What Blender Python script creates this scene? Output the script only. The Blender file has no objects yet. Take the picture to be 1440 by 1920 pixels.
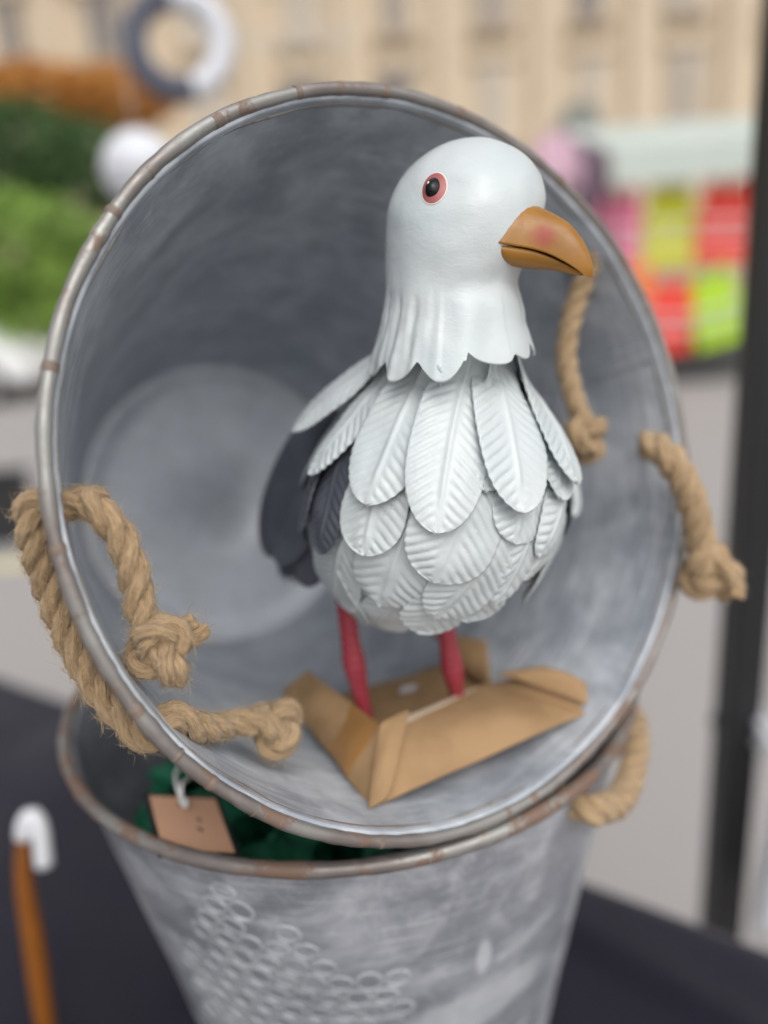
import bpy, bmesh, math, random
import numpy as np
from mathutils import Vector, Matrix, noise
from mathutils.bvhtree import BVHTree
random.seed(7); np.random.seed(7)
sc = bpy.context.scene
COL = sc.collection
R_ = math.radians

# ------------------------------------------------------------------ camera
F = 1400.0                       # focal length in photo pixels (1440 x 1920)
CAMH = 1.45
UPC = np.array([-.07173567, -.95244754, -.29613794])      # world up seen from the camera (x right, y down, z forward)
Yc = np.array([0, 0, 1.]) - UPC * UPC[2]; Yc /= np.linalg.norm(Yc)
Xc = np.cross(Yc, UPC)
RW = np.array([Xc, Yc, UPC])
def c2w(p): return Vector(RW @ np.array(p)) + Vector((0, 0, CAMH))
def dirw(p): return Vector(RW @ np.array(p))
def W(px, py, d): return c2w(((px - 720) / F * d, (py - 960) / F * d, d))
def raydir(px, py): return dirw(((px - 720) / F, (py - 960) / F, 1.0))
CAMP = Vector((0, 0, CAMH))
def to_plane(px, py, z):
    d = raydir(px, py); t = (z - CAMH) / d.z
    return CAMP + d * t
def atY(px, py, Y):
    d = raydir(px, py); return CAMP + d * (Y / d.y)
def project(p):
    q = RW.T @ np.array(p - CAMP); return (720 + F * q[0] / q[2], 960 + F * q[1] / q[2], q[2])

cam = bpy.data.cameras.new('camera'); camo = bpy.data.objects.new('camera', cam); COL.objects.link(camo)
m = Matrix.Identity(4)
for i, v in enumerate((dirw((1, 0, 0)), dirw((0, -1, 0)), dirw((0, 0, -1)))):
    for r in range(3): m[r][i] = v[r]
m.translation = CAMP; camo.matrix_world = m
cam.sensor_fit = 'VERTICAL'; cam.sensor_height = 36.0; cam.lens = 36.0 * F / 1920
cam.clip_start = .01; cam.clip_end = 500
cam.dof.use_dof = True; cam.dof.focus_distance = .299; cam.dof.aperture_fstop = 26.25 / 12.8
sc.camera = camo

# ------------------------------------------------------------------ sky, sun, exposure
w = bpy.data.worlds.new('World'); sc.world = w; w.use_nodes = True
nt = w.node_tree; bg = nt.nodes['Background']
sky = nt.nodes.new('ShaderNodeTexSky'); sky.sky_type = 'NISHITA'; sky.sun_disc = False
SUN_EL, SUN_AZ = R_(53), R_(158)           # azimuth clockwise from +Y: behind the camera, to its right
sky.sun_elevation = SUN_EL; sky.sun_rotation = SUN_AZ; sky.dust_density = 4; sky.air_density = 1.2
hs = nt.nodes.new('ShaderNodeHueSaturation'); hs.inputs['Saturation'].default_value = .22
nt.links.new(sky.outputs[0], hs.inputs['Color']); nt.links.new(hs.outputs[0], bg.inputs[0])
bg.inputs[1].default_value = .15
sl = bpy.data.lights.new('sun', 'SUN'); so = bpy.data.objects.new('sun', sl); COL.objects.link(so)
sl.energy = .95; sl.angle = R_(70); sl.color = (1, .985, .965)
sd = Vector((math.sin(SUN_AZ) * math.cos(SUN_EL), math.cos(SUN_AZ) * math.cos(SUN_EL), math.sin(SUN_EL)))
so.rotation_euler = sd.to_track_quat('Z', 'Y').to_euler(); so.location = (0, 0, 20)
sc.view_settings.view_transform = 'Standard'; sc.view_settings.look = 'None'
sc.view_settings.exposure = .14; sc.view_settings.gamma = 1
sc.render.engine = 'CYCLES'; sc.cycles.use_denoising = True
sc.cycles.max_bounces = 8

# ------------------------------------------------------------------ helpers
def tag(o, label, cat, group=None):
    o['label'] = label; o['category'] = cat
    if group: o['group'] = group
    return o
def thing(name, loc, label, cat, group=None):
    o = bpy.data.objects.new(name, None); COL.objects.link(o); o.location = loc; o.empty_display_size = .05
    return tag(o, label, cat, group)
def setparent(o, p):
    o.parent = p
    M = Matrix.Identity(4); q = p
    while q is not None:                      # parents here only ever carry a location
        M = Matrix.Translation(q.location) @ M if q.parent is None else M
        q = q.parent
    o.matrix_parent_inverse = M.inverted() if p.parent is None else Matrix.Identity(4)
def mesh_obj(name, verts, faces, mat, parent=None, smooth=True, uv=None):
    me = bpy.data.meshes.new(name)
    me.from_pydata([tuple(v) for v in verts], [], faces); me.update()
    if smooth: me.polygons.foreach_set('use_smooth', [True] * len(me.polygons))
    if uv is not None:
        l = me.uv_layers.new(name='UVMap')
        vi = np.zeros(len(me.loops), dtype=np.int32); me.loops.foreach_get('vertex_index', vi)
        l.data.foreach_set('uv', np.asarray(uv, dtype=np.float32)[vi].ravel())
    if mat: me.materials.append(mat)
    o = bpy.data.objects.new(name, me); COL.objects.link(o)
    if parent is not None: setparent(o, parent)
    return o
def bm_obj(name, bm, mat, parent=None, smooth=False):
    me = bpy.data.meshes.new(name); bm.to_mesh(me); bm.free()
    if smooth: me.polygons.foreach_set('use_smooth', [True] * len(me.polygons))
    me.materials.append(mat)
    o = bpy.data.objects.new(name, me); COL.objects.link(o)
    if parent is not None: setparent(o, parent)
    return o
def box_bm(c, s, rot=None, bev=0):
    bm = bmesh.new(); bmesh.ops.create_cube(bm, size=1)
    bmesh.ops.scale(bm, vec=s, verts=bm.verts)
    if bev: bmesh.ops.bevel(bm, geom=bm.edges[:], offset=bev, segments=2, affect='EDGES', profile=.6)
    if rot is not None: bmesh.ops.rotate(bm, cent=(0, 0, 0), matrix=rot, verts=bm.verts)
    bmesh.ops.translate(bm, vec=c, verts=bm.verts)
    return bm
def grid_faces(nu, nv, wrapv=False):
    f = []
    for i in range(nu - 1):
        for j in range(nv if wrapv else nv - 1):
            a = i * nv + j; b = i * nv + (j + 1) % nv
            f.append((a, b, b + nv, a + nv))
    return f
def catmull(pts, step):
    pts = [Vector(p) for p in pts]; P = [pts[0] * 2 - pts[1]] + pts + [pts[-1] * 2 - pts[-2]]
    out = []
    for i in range(1, len(P) - 2):
        n = max(2, int((P[i + 1] - P[i]).length / step * 2))
        for k in range(n):
            t = k / n; a, b, c, d = P[i - 1], P[i], P[i + 1], P[i + 2]
            out.append(.5 * ((2 * b) + (c - a) * t + (2 * a - 5 * b + 4 * c - d) * t * t + (3 * b - 3 * c + d - a) * t ** 3))
    out.append(P[-2])
    res = [out[0]]; acc = 0; 
    for a, b in zip(out, out[1:]):
        L = (b - a).length; 
        while acc + L >= step:
            t = (step - acc) / L; a = a.lerp(b, t); L = (b - a).length; acc = 0; res.append(a.copy())
        acc += L
    return res
def frames(path):
    T = [(path[min(i + 1, len(path) - 1)] - path[max(i - 1, 0)]).normalized() for i in range(len(path))]
    n = T[0].orthogonal().normalized(); N = []
    for t in T:
        n = (n - t * n.dot(t)).normalized(); N.append(n)
    return T, N, [t.cross(n) for t, n in zip(T, N)]
def tube(path, rad, ns=12, cap=True, ph=None):
    T, N, B = frames(path); V = []; uv = []; s = 0
    for i, p in enumerate(path):
        r = rad(i / (len(path) - 1)) if callable(rad) else rad
        if i: s += (p - path[i - 1]).length
        for j in range(ns):
            a = 2 * math.pi * j / ns
            V.append(p + (N[i] * math.cos(a) + B[i] * math.sin(a)) * r); uv.append((s, j / ns))
    Fc = grid_faces(len(path), ns, True)
    if cap:
        Fc.append(tuple(range(ns - 1, -1, -1))); Fc.append(tuple(range(len(V) - ns, len(V))))
    return V, Fc, uv

# ------------------------------------------------------------------ materials
class NT:
    def __init__(s, name):
        s.m = bpy.data.materials.new(name); s.m.use_nodes = True
        s.t = s.m.node_tree; s.b = s.t.nodes['Principled BSDF']; s._o = None
    def n(s, kind, **kw):
        nd = s.t.nodes.new(kind)
        for k, v in kw.items():
            if hasattr(nd, k): setattr(nd, k, v)
        return nd
    def l(s, a, b): s.t.links.new(a, b)
    def coord(s, kind='Object', scale=(1, 1, 1)):
        tc = s.n('ShaderNodeTexCoord'); mp = s.n('ShaderNodeMapping'); mp.inputs['Scale'].default_value = scale
        s.l(tc.outputs[kind], mp.inputs[0]); return mp.outputs[0]
    def pos(s, scale=(1, 1, 1)):
        g = s.n('ShaderNodeNewGeometry'); mp = s.n('ShaderNodeMapping'); mp.inputs['Scale'].default_value = scale
        s.l(g.outputs['Position'], mp.inputs[0]); return mp.outputs[0]
    def noise(s, vec, scale, detail=4, rough=.55, dist=0):
        nd = s.n('ShaderNodeTexNoise'); nd.inputs['Scale'].default_value = scale; nd.inputs['Detail'].default_value = detail
        nd.inputs['Roughness'].default_value = rough; nd.inputs['Distortion'].default_value = dist
        s.l(vec, nd.inputs['Vector']); return nd.outputs['Fac']
    def ramp(s, fac, stops):
        nd = s.n('ShaderNodeValToRGB'); e = nd.color_ramp.elements
        while len(e) < len(stops): e.new(.5)
        for x, (p, c) in zip(e, stops):
            x.position = p; x.color = (*c, 1) if len(c) == 3 else c
        s.l(fac, nd.inputs[0]); return nd.outputs[0]
    def mix(s, fac, a, b, mode='MIX'):
        nd = s.n('ShaderNodeMix'); nd.data_type = 'RGBA'; nd.blend_type = mode
        for v, i in ((fac, 0), (a, 6), (b, 7)):
            if isinstance(v, (int, float)): nd.inputs[i].default_value = v
            elif isinstance(v, tuple): nd.inputs[i].default_value = (*v, 1)
            else: s.l(v, nd.inputs[i])
        return nd.outputs[2]
    def math(s, op, a, b=0, clamp=False):
        nd = s.n('ShaderNodeMath'); nd.operation = op; nd.use_clamp = clamp
        for v, i in ((a, 0), (b, 1)):
            if isinstance(v, (int, float)): nd.inputs[i].default_value = v
            else: s.l(v, nd.inputs[i])
        return nd.outputs[0]
    def maprange(s, v, a, b, c=0, d=1, smooth=True):
        nd = s.n('ShaderNodeMapRange'); nd.interpolation_type = 'SMOOTHSTEP' if smooth else 'LINEAR'
        s.l(v, nd.inputs[0])
        for i, q in enumerate((a, b, c, d)): nd.inputs[i + 1].default_value = q
        return nd.outputs[0]
    def bump(s, h, strength, dist=.001):
        nd = s.n('ShaderNodeBump'); nd.inputs['Strength'].default_value = strength; nd.inputs['Distance'].default_value = dist
        if s._o is not None: s.l(s._o, nd.inputs['Normal'])
        s.l(h, nd.inputs['Height']); s._o = nd.outputs[0]; s.l(s._o, s.b.inputs['Normal'])
    def set(s, **kw):
        for k, v in kw.items():
            i = s.b.inputs[{'col': 'Base Color', 'rough': 'Roughness', 'metal': 'Metallic', 'coat': 'Coat Weight', 'coatr': 'Coat Roughness',
                            'spec': 'Specular IOR Level', 'sheen': 'Sheen Weight', 'trans': 'Transmission Weight', 'alpha': 'Alpha', 'sss': 'Subsurface Weight'}[k]]
            if isinstance(v, (int, float)): i.default_value = v
            elif isinstance(v, tuple): i.default_value = (*v, 1)
            else: s.l(v, i)
        return s
def plain(name, col, rough=.6, metal=0, var=.12, scale=12, bump=0):
    q = NT(name); p = q.pos()
    n_ = q.noise(p, scale, 5)
    c = q.mix(n_, tuple(x * (1 - var) for x in col), tuple(min(1, x * (1 + var)) for x in col))
    q.set(col=c, rough=rough, metal=metal)
    if bump: q.bump(q.noise(p, scale * 6, 4), bump, .002)
    return q.m

def galvanised(name, base=(.325, .355, .40), light=(.60, .635, .68), scale=24, stain=None, amount=(.34, .70), axis=(0, 0, 1), brush=.7):
    q = NT(name); p = q.pos()
    dt = q.n('ShaderNodeVectorMath'); dt.operation = 'DOT_PRODUCT'; q.l(p, dt.inputs[0]); dt.inputs[1].default_value = axis
    sx = q.n('ShaderNodeSeparateXYZ'); q.l(p, sx.inputs[0]); cx = q.n('ShaderNodeCombineXYZ')
    q.l(q.math('MULTIPLY', dt.outputs['Value'], 330), cx.inputs[0]); q.l(q.math('MULTIPLY', sx.outputs[0], 22), cx.inputs[1]); q.l(q.math('MULTIPLY', q.math('ADD', sx.outputs[2], sx.outputs[1]), 22), cx.inputs[2])
    br = q.noise(cx.outputs[0], 1.0, 5, .65, .3); patch = q.noise(p, 9, 3)
    a = q.noise(p, scale, 8, .62, .6); b = q.noise(q.pos((1, 1, .35)), scale * 3.4, 6, .6); g = q.noise(p, 260, 4, .7)
    c = q.mix(q.maprange(a, *amount), base, light)
    c = q.mix(q.math('MULTIPLY', q.maprange(b, .50, .74), .30), c, tuple(x * .74 for x in base))
    c = q.mix(q.math('MULTIPLY', q.maprange(g, .52, .75), .35), c, (.68, .70, .72))
    c = q.mix(q.math('MULTIPLY', q.math('MULTIPLY', q.maprange(br, .50, .68), q.maprange(patch, .38, .62)), brush), c, (.86, .88, .91))
    c = q.mix(q.math('MULTIPLY', q.maprange(br, .50, .30), .18), c, (.26, .28, .31))
    vo = q.n('ShaderNodeTexVoronoi'); vo.inputs['Scale'].default_value = 150; q.l(p, vo.inputs['Vector']); sp_ = q.n('ShaderNodeSeparateColor'); q.l(vo.outputs['Color'], sp_.inputs[0])
    c = q.mix(q.math('MULTIPLY', sp_.outputs[0], .16), c, (.24, .26, .29))
    if stain:
        for (pt, rx, rz, col, amt) in stain:
            g_ = q.n('ShaderNodeNewGeometry'); vs = q.n('ShaderNodeVectorMath'); vs.operation = 'SUBTRACT'; vs.inputs[1].default_value = pt
            q.l(g_.outputs['Position'], vs.inputs[0])
            vm = q.n('ShaderNodeVectorMath'); vm.operation = 'MULTIPLY'; vm.inputs[1].default_value = (1 / rx, 1 / rx, 1 / rz); q.l(vs.outputs[0], vm.inputs[0])
            ln = q.n('ShaderNodeVectorMath'); ln.operation = 'LENGTH'; q.l(vm.outputs[0], ln.inputs[0])
            f_ = q.maprange(q.math('ADD', ln.outputs['Value'], q.math('MULTIPLY', b, .6)), .95, 1.45, amt, 0)
            c = q.mix(f_, c, col)
    q.set(col=c, metal=.18, rough=q.maprange(a, .3, .7, .34, .52), spec=.4)
    q.bump(q.noise(p, 90, 5, .6), .22, .0012); q.bump(g, .15, .0004)
    return q.m
def rim_metal(name, rust=.55, thr=.56):
    q = NT(name); p = q.pos()
    a = q.noise(p, 38, 6, .65, .4); b = q.noise(p, 150, 5, .7); d = q.noise(p, 14, 3)
    r = q.maprange(q.math('ADD', a, q.math('MULTIPLY', q.math('SUBTRACT', b, .5), .35)), thr, thr + .07)
    c0 = q.mix(q.maprange(d, .4, .6), (.22, .19, .175), (.32, .315, .295))
    c0 = q.mix(q.math('MULTIPLY', q.maprange(b, .45, .75), .5), c0, (.30, .27, .26))
    c = q.mix(q.math('MULTIPLY', r, rust), c0, (.17, .095, .06))
    mt = q.maprange(r, 0, 1, .6, .1)
    q.set(col=c, metal=mt, rough=q.maprange(b, .3, .7, .34, .6))
    q.bump(b, .35, .0004); q.bump(r, .3, .0003)
    return q.m
def white_paint(name, col=(.565, .598, .602), alt=(.52, .572, .578), strokes=(1, 1, .25)):
    q = NT(name); p = q.pos()
    a = q.noise(p, 28, 4); st = q.noise(q.pos(strokes), 420, 3, .6, 1.2); sp = q.noise(p, 900, 2)
    lump = q.noise(p, 120, 3)
    c = q.mix(q.maprange(a, .35, .7), col, alt)
    c = q.mix(q.math('MULTIPLY', q.maprange(sp, .70, .78), .35), c, (.45, .43, .42))
    q.set(col=c, rough=q.maprange(st, .3, .7, .30, .46), spec=.5, coat=.15, coatr=.2)
    q.bump(lump, .34, .0012); q.bump(st, .26, .0005)
    return q.m
M = {}
M['bucket_in'] = galvanised('galvanised_upper', axis=tuple(-dirw((.50701333, -.05219555, -.86035639)).normalized()))
M['rim'] = rim_metal('rolled_rim_metal', .8, .575)
M['crimp'] = plain('crimp_rust', (.22, .165, .135), .6, .3, var=.5, scale=260, bump=.3)
M['rim2'] = rim_metal('rusty_rim_metal', .85, .47)
M['white'] = white_paint('white_feather_paint')
M['headwhite'] = white_paint('white_head_paint', strokes=(.5, .5, 1.2))
M['grey'] = white_paint('slate_feather_paint', (.095, .10, .125), (.065, .07, .09))
M['brown'] = white_paint('dark_tail_paint', (.20, .19, .185), (.16, .155, .155))
M['inner'] = plain('collar_gap_shade', (.05, .05, .058), .6)  # dark colour stands for the shade inside the collar gaps
M['red'] = plain('red_leg_paint', (.33, .038, .055), .22, scale=120, bump=.1)
M['pink'] = plain('red_eye_ring', (.36, .10, .095), .3, var=.2, scale=300)
q = NT('black_gloss'); q.set(col=(.006, .006, .007), rough=.08, spec=.3); M['black'] = q.m
M['eyeline'] = plain('pale_eye_outline', (.82, .70, .66), .4)
# jute
def jute(name, a=(.32, .205, .105), b=(.55, .395, .235)):
    q = NT(name); u = q.coord('UV', (140, 26, 1)); p = q.pos()
    f1 = q.noise(u, 1.0, 4, .7); f2 = q.noise(q.coord('UV', (420, 64, 1)), 1.0, 3, .7); big = q.noise(p, 60, 4)
    c = q.mix(q.maprange(f1, .3, .72), a, b)
    c = q.mix(q.math('MULTIPLY', q.maprange(f2, .45, .75), .5), c, (.26, .15, .07))
    c = q.mix(q.math('MULTIPLY', q.maprange(big, .5, .8), .35), c, (.66, .50, .32))
    q.set(col=c, rough=.9, spec=.15, sheen=.25)
    q.bump(f1, .7, .0012); q.bump(f2, .5, .0007)
    return q.m
M['jute'] = jute('jute_fibre'); M['jute2'] = jute('jute_core', (.55, .40, .27), (.74, .60, .45))
M['fuzz'] = plain('jute_fuzz', (.52, .38, .23), .9, scale=200, var=.35)

# ================================================================== SETTING
q = NT('paving'); p = q.pos()
a = q.noise(p, 1.1, 6); b = q.noise(p, 9, 6, .7)
q.set(col=q.mix(q.maprange(b, .3, .7), q.mix(a, (.31, .295, .285), (.39, .37, .36)), (.345, .32, .31)), rough=.85); q.bump(b, .3, .01); M['paving'] = q.m
g = mesh_obj('pavement', [(-80, -20, 0), (80, -20, 0), (80, 120, 0), (-80, 120, 0)], [(0, 1, 2, 3)], M['paving'], smooth=False); g['kind'] = 'structure'
M['yellow'] = plain('faded_road_paint', (.62, .56, .34), .8, scale=6)
A = to_plane(-160, 1075, 0); B = to_plane(60, 1055, 0); d = (B - A).normalized(); n_ = Vector((-d.y, d.x, 0)) * .09
yl = mesh_obj('painted_line', [A - d * 2 - n_ + Vector((0, 0, .004)), B + d * 1.2 - n_ + Vector((0, 0, .004)), B + d * 1.2 + n_ + Vector((0, 0, .004)), A - d * 2 + n_ + Vector((0, 0, .004))], [(0, 1, 2, 3)], M['yellow'], smooth=False)
yl['kind'] = 'structure'

# ---- stone building across the square
M['stone'] = plain('cream_stone', (.64, .525, .385), .85, var=.16, scale=.6)
M['stone2'] = plain('weathered_stone', (.44, .35, .255), .85, var=.2, scale=.8)
M['glass'] = plain('dim_window', (.33, .275, .22), .3, var=.3, scale=.5)
GL = [M['glass'], plain('curtained_window', (.42, .36, .29), .5, var=.2, scale=.8), plain('dark_window', (.20, .17, .15), .2, var=.4, scale=.7), plain('blind_window', (.52, .45, .36), .6, var=.15, scale=.8)]
M['sash'] = plain('window_sash', (.62, .57, .50), .6)
BY = 30.0
bld = thing('stone_building', (0, BY, 0), 'long cream stone facade with tall windows behind the market', 'building')
bm_obj('wall', box_bm((0, BY + 2.5, 8.5), (64, 5, 17)), M['stone'], bld)
bm_obj('plinth', box_bm((0, BY - .12, .5), (64.1, .3, 1.0)), M['stone2'], bld)
bm_obj('cornice', box_bm((0, BY - .3, 12.6), (64.1, .8, .5)), M['stone2'], bld)
bm_obj('string_course', box_bm((0, BY - .1, 5.2), (64.1, .3, .35)), M['stone2'], bld)
pil = win = None
def dup(o, parent, loc):
    c = o.copy(); COL.objects.link(c); c.parent = parent; c.matrix_parent_inverse = o.matrix_parent_inverse.copy(); c.location = loc; return c
for i in range(13):
    x = -20.4 + i * 3.4
    if pil is None:
        pil = bm_obj('pilaster', box_bm((x, BY - .14, 6.6), (.62, .4, 11.6)), M['stone'], bld); px0 = x
    else: dup(pil, bld, (x - px0, 0, 0))
    for zc, hh in ((3.1, 2.7), (7.2, 2.6), (10.6, 2.0)):
        wv_ = random.uniform(.75, 1.55); bmw = box_bm((x + 1.7 + random.uniform(-.25, .25), BY - .03, zc), (wv_, .12, hh)); wo = bm_obj('window', bmw, random.choice(GL), bld)
        fr = bm_obj('window_frame', box_bm((x + 1.7, BY - .12, zc), (.09, .08, hh)), M['sash'], wo); 
        sl_ = bm_obj('window_sill', box_bm((x + 1.7, BY - .16, zc - hh / 2 - .12), (1.6, .35, .2)), M['stone2'], wo)
        lt = bm_obj('window_lintel', box_bm((x + 1.7, BY - .1, zc + hh / 2 + .17), (1.7, .25, .3)), M['stone'], wo)

# ---- trees at the left
def leafmat(name, a, b):
    q = NT(name); oi = q.n('ShaderNodeObjectInfo'); p = q.pos()
    f = q.noise(p, 2.2, 3); f2 = q.noise(p, 9, 2)
    q.set(col=q.mix(q.maprange(q.math('ADD', q.math('MULTIPLY', f, .6), q.math('MULTIPLY', f2, .4)), .35, .65), a, b), rough=.7, spec=.2)
    return q.m
M['leaf'] = leafmat('green_leaves', (.09, .16, .035), (.30, .46, .09)); M['leaf2'] = leafmat('deep_green_leaves', (.035, .075, .028), (.085, .15, .05))
M['orange'] = leafmat('orange_leaves', (.42, .15, .03), (.56, .28, .07)); M['bark'] = plain('bark', (.11, .085, .065), .9, scale=8, bump=.5)
def leaves(blobs, n, size, squash=1.0):
    rs = np.random.RandomState(int(n + size * 1000)); V = []; Fc = []
    vol = np.array([b[1][0] * b[1][1] * b[1][2] for b in blobs]); cnt = (n * vol / vol.sum()).astype(int)
    for (c, r), k in zip(blobs, cnt):
        u = rs.normal(size=(k, 3)); u /= np.linalg.norm(u, axis=1)[:, None]
        u *= (.45 + .6 * rs.rand(k) ** .6)[:, None]
        P = np.array(c) + u * np.array(r)
        for pnt in P:
            a = Vector(rs.normal(size=3)).normalized(); b = a.orthogonal().normalized(); s = size * (.6 + .8 * rs.rand())
            pnt = Vector(pnt); i = len(V)
            V += [pnt - a * s, pnt + b * s * .5 + a.cross(b) * s * .15, pnt + a * s, pnt - b * s * .5 + a.cross(b) * s * .15]; Fc.append((i, i + 1, i + 2, i + 3))
    return V, Fc
def tree(loc, blobs, n, size, mat, label, name, th=.16):
    t = thing(name, loc, label, 'tree')
    V, Fc = leaves(blobs, n, size); mesh_obj('crown', V, Fc, mat, t, smooth=False)
    top = Vector(blobs[0][0]); base = Vector(loc)
    tv, tf, _ = tube(catmull([base, base.lerp(top, .35) + Vector((.06, .03, 0)), base.lerp(top, .7) + Vector((-.05, 0, 0)), top], .15), lambda t_: th * (1 - .75 * t_), 10)
    tr = mesh_obj('trunk', tv, tf, M['bark'], t)
    for c, r in blobs[1:]:
        mid = base.lerp(top, .6); lv, lf, _ = tube(catmull([mid, mid.lerp(Vector(c), .5) + Vector((0, 0, .1)), Vector(c)], .2), lambda t_: th * .45 * (1 - .8 * t_), 7)
        mesh_obj('limb', lv, lf, M['bark'], t)
TY = 14.0
def g0(px, Y): q_ = atY(px, 500, Y); return Vector((q_.x, Y, 0))
c1 = atY(40, 470, TY); c2 = atY(150, 520, TY); c3 = atY(-60, 560, TY); c4 = atY(85, 610, TY)
tree(g0(60, TY), [(c1, (1.35, 1.2, 1.0)), (c2, (1.0, 1.0, 1.1)), (c3, (1.1, 1.0, 1.2)), (c4, (1.2, 1.1, .9))], 5200, .10, M['leaf'], 'broad bright green tree crown beside the white parked car', 'green_tree')
c1 = atY(20, 290, TY + 2); c2 = atY(150, 320, TY + 2)
tree(g0(70, TY + 2), [(c1, (1.5, 1.2, 1.0)), (c2, (1.2, 1.0, .9))], 3600, .11, M['leaf2'], 'dark green tree rising between green crown and orange crown', 'dark_green_tree')
c1 = atY(60, 180, TY + 4.5); c2 = atY(220, 185, TY + 4.5); c3 = atY(-60, 170, TY + 4.5)
tree(g0(90, TY + 4.5), [(c1, (1.7, 1.3, .62)), (c2, (1.3, 1.2, .6)), (c3, (1.2, 1, .6))], 4200, .11, M['orange'], 'orange-leaved tree behind the green trees', 'orange_tree')

# ---- white parked car at the left edge
M['carw'] = plain('white_car_paint', (.80, .80, .79), .25, var=.03); M['tyre'] = plain('tyre_rubber', (.02, .02, .022), .8)
M['carg'] = plain('car_glass', (.03, .035, .04), .08); M['alloy'] = plain('wheel_alloy', (.5, .5, .5), .3, .8)
cf = g0(66, 12.6); car = thing('parked_car', (cf.x - 2.1, cf.y, 0), 'white parked car in front of the green tree', 'car')
prof = [(0, .35), (.02, .62), (.12, .80), (.9, .95), (1.5, 1.40), (1.9, 1.47), (2.9, 1.46), (3.6, 1.15), (4.1, 1.0), (4.2, .7), (4.15, .35)]
V = []; 
for sgn in (-.86, .86):
    for (x, z) in prof: V.append(Vector((cf.x - x, cf.y + sgn * (1 if z < 1 else .84), z)))
k = len(prof); Fc = [tuple(range(k)), tuple(range(2 * k - 1, k - 1, -1))] + [(i, i + k, (i + 1) % k + k, (i + 1) % k) for i in range(k)]
cb = mesh_obj('body', V, Fc, M['carw'], car, smooth=False); bv = cb.modifiers.new('bev', 'BEVEL'); bv.width = .06; bv.segments = 3
bm_obj('side_window', box_bm((cf.x - 2.3, cf.y - .77, 1.2), (1.5, .03, .32), bev=.012), M['carg'], car)
for xx in (.75, 3.4):
    for yy in (-.8, .8):
        tv, tf, _ = tube([Vector((cf.x - xx, cf.y + yy - .1, .32)), Vector((cf.x - xx, cf.y + yy + .1, .32))], .32, 24)
        wh = mesh_obj('wheel', tv, tf, M['tyre'], car, smooth=False)
        tv, tf, _ = tube([Vector((cf.x - xx, cf.y + yy - .112, .32)), Vector((cf.x - xx, cf.y + yy + .112, .32))], .19, 18); mesh_obj('hubcap', tv, tf, M['alloy'], wh, smooth=False)
mesh_l = bm_obj('headlight', box_bm((cf.x - .07, cf.y - .62, .74), (.16, .34, .13), bev=.03), M['alloy'], car)

# ---- black crate on the paving, far left
kc = to_plane(-12, 1025, 0); cr = thing('plastic_crate', kc, 'black plastic crate standing on the pale paving near yellow line', 'crate')
M['blackpl'] = plain('black_plastic', (.022, .022, .026), .5)
CW, CD, CH = .30, .34, .40
for nm, c_, s_ in (('base', (0, CD / 2, .012), (CW, CD, .022)), ('side', (-CW / 2, CD / 2, CH / 2), (.014, CD, CH)), ('side', (CW / 2, CD / 2, CH / 2), (.014, CD, CH)),
                   ('side', (0, .0, CH / 2), (CW - .015, .014, CH)), ('side', (0, CD, CH / 2), (CW - .015, .014, CH)), ('top_rim', (0, -.012, CH + .012), (CW + .04, .03, .03)), ('top_rim', (0, CD + .012, CH + .012), (CW + .04, .03, .03))):
    bm_obj(nm, box_bm(Vector(kc) + Vector(c_), s_, bev=.004), M['blackpl'], cr)

# ---- market stall with hi-vis vests at the right
SY = 9.0
M['awning'] = plain('pale_awning_canvas', (.50, .55, .50), .8, scale=2); M['frame'] = plain('stall_frame', (.06, .06, .06), .5)
aL, aR = atY(1120, 300, SY), atY(1520, 262, SY)
zt = 2.72
st = thing('market_stall', (aL.x, SY, 0), 'market stall with pale green awning and dark frame', 'stall')
x0, x1 = aL.x, aL.x + 2.9
V = [(x0, SY - .5, zt - .15), (x1, SY - .5, zt - .15), (x1, SY + 1.6, zt + .4), (x0, SY + 1.6, zt + .4), (x0, SY - .52, zt - .5), (x1, SY - .52, zt - .5)]
aw = mesh_obj('awning', V, [(0, 1, 2, 3), (4, 5, 1, 0)], M['awning'], st, smooth=False); sm = aw.modifiers.new('s', 'SOLIDIFY'); sm.thickness = .02
for xx in (x0 + .05, x1 - .05):
    for yy in (SY - .4, SY + 1.5): bm_obj('post', box_bm((xx, yy, zt / 2 - .1), (.05, .05, zt - .2)), M['frame'], st)
bm_obj('rail', box_bm(((x0 + x1) / 2, SY - .2, 2.28), (x1 - x0, .03, .03)), M['frame'], st)
bm_obj('rail', box_bm(((x0 + x1) / 2, SY - .2, 1.30), (x1 - x0, .03, .03)), M['frame'], st)
bm_obj('counter', box_bm(((x0 + x1) / 2, SY + .5, .30), (x1 - x0 - .2, .9, .56), bev=.02), M['frame'], st)
M['strip'] = plain('reflective_tape', (.62, .64, .64), .35, .3)
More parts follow.
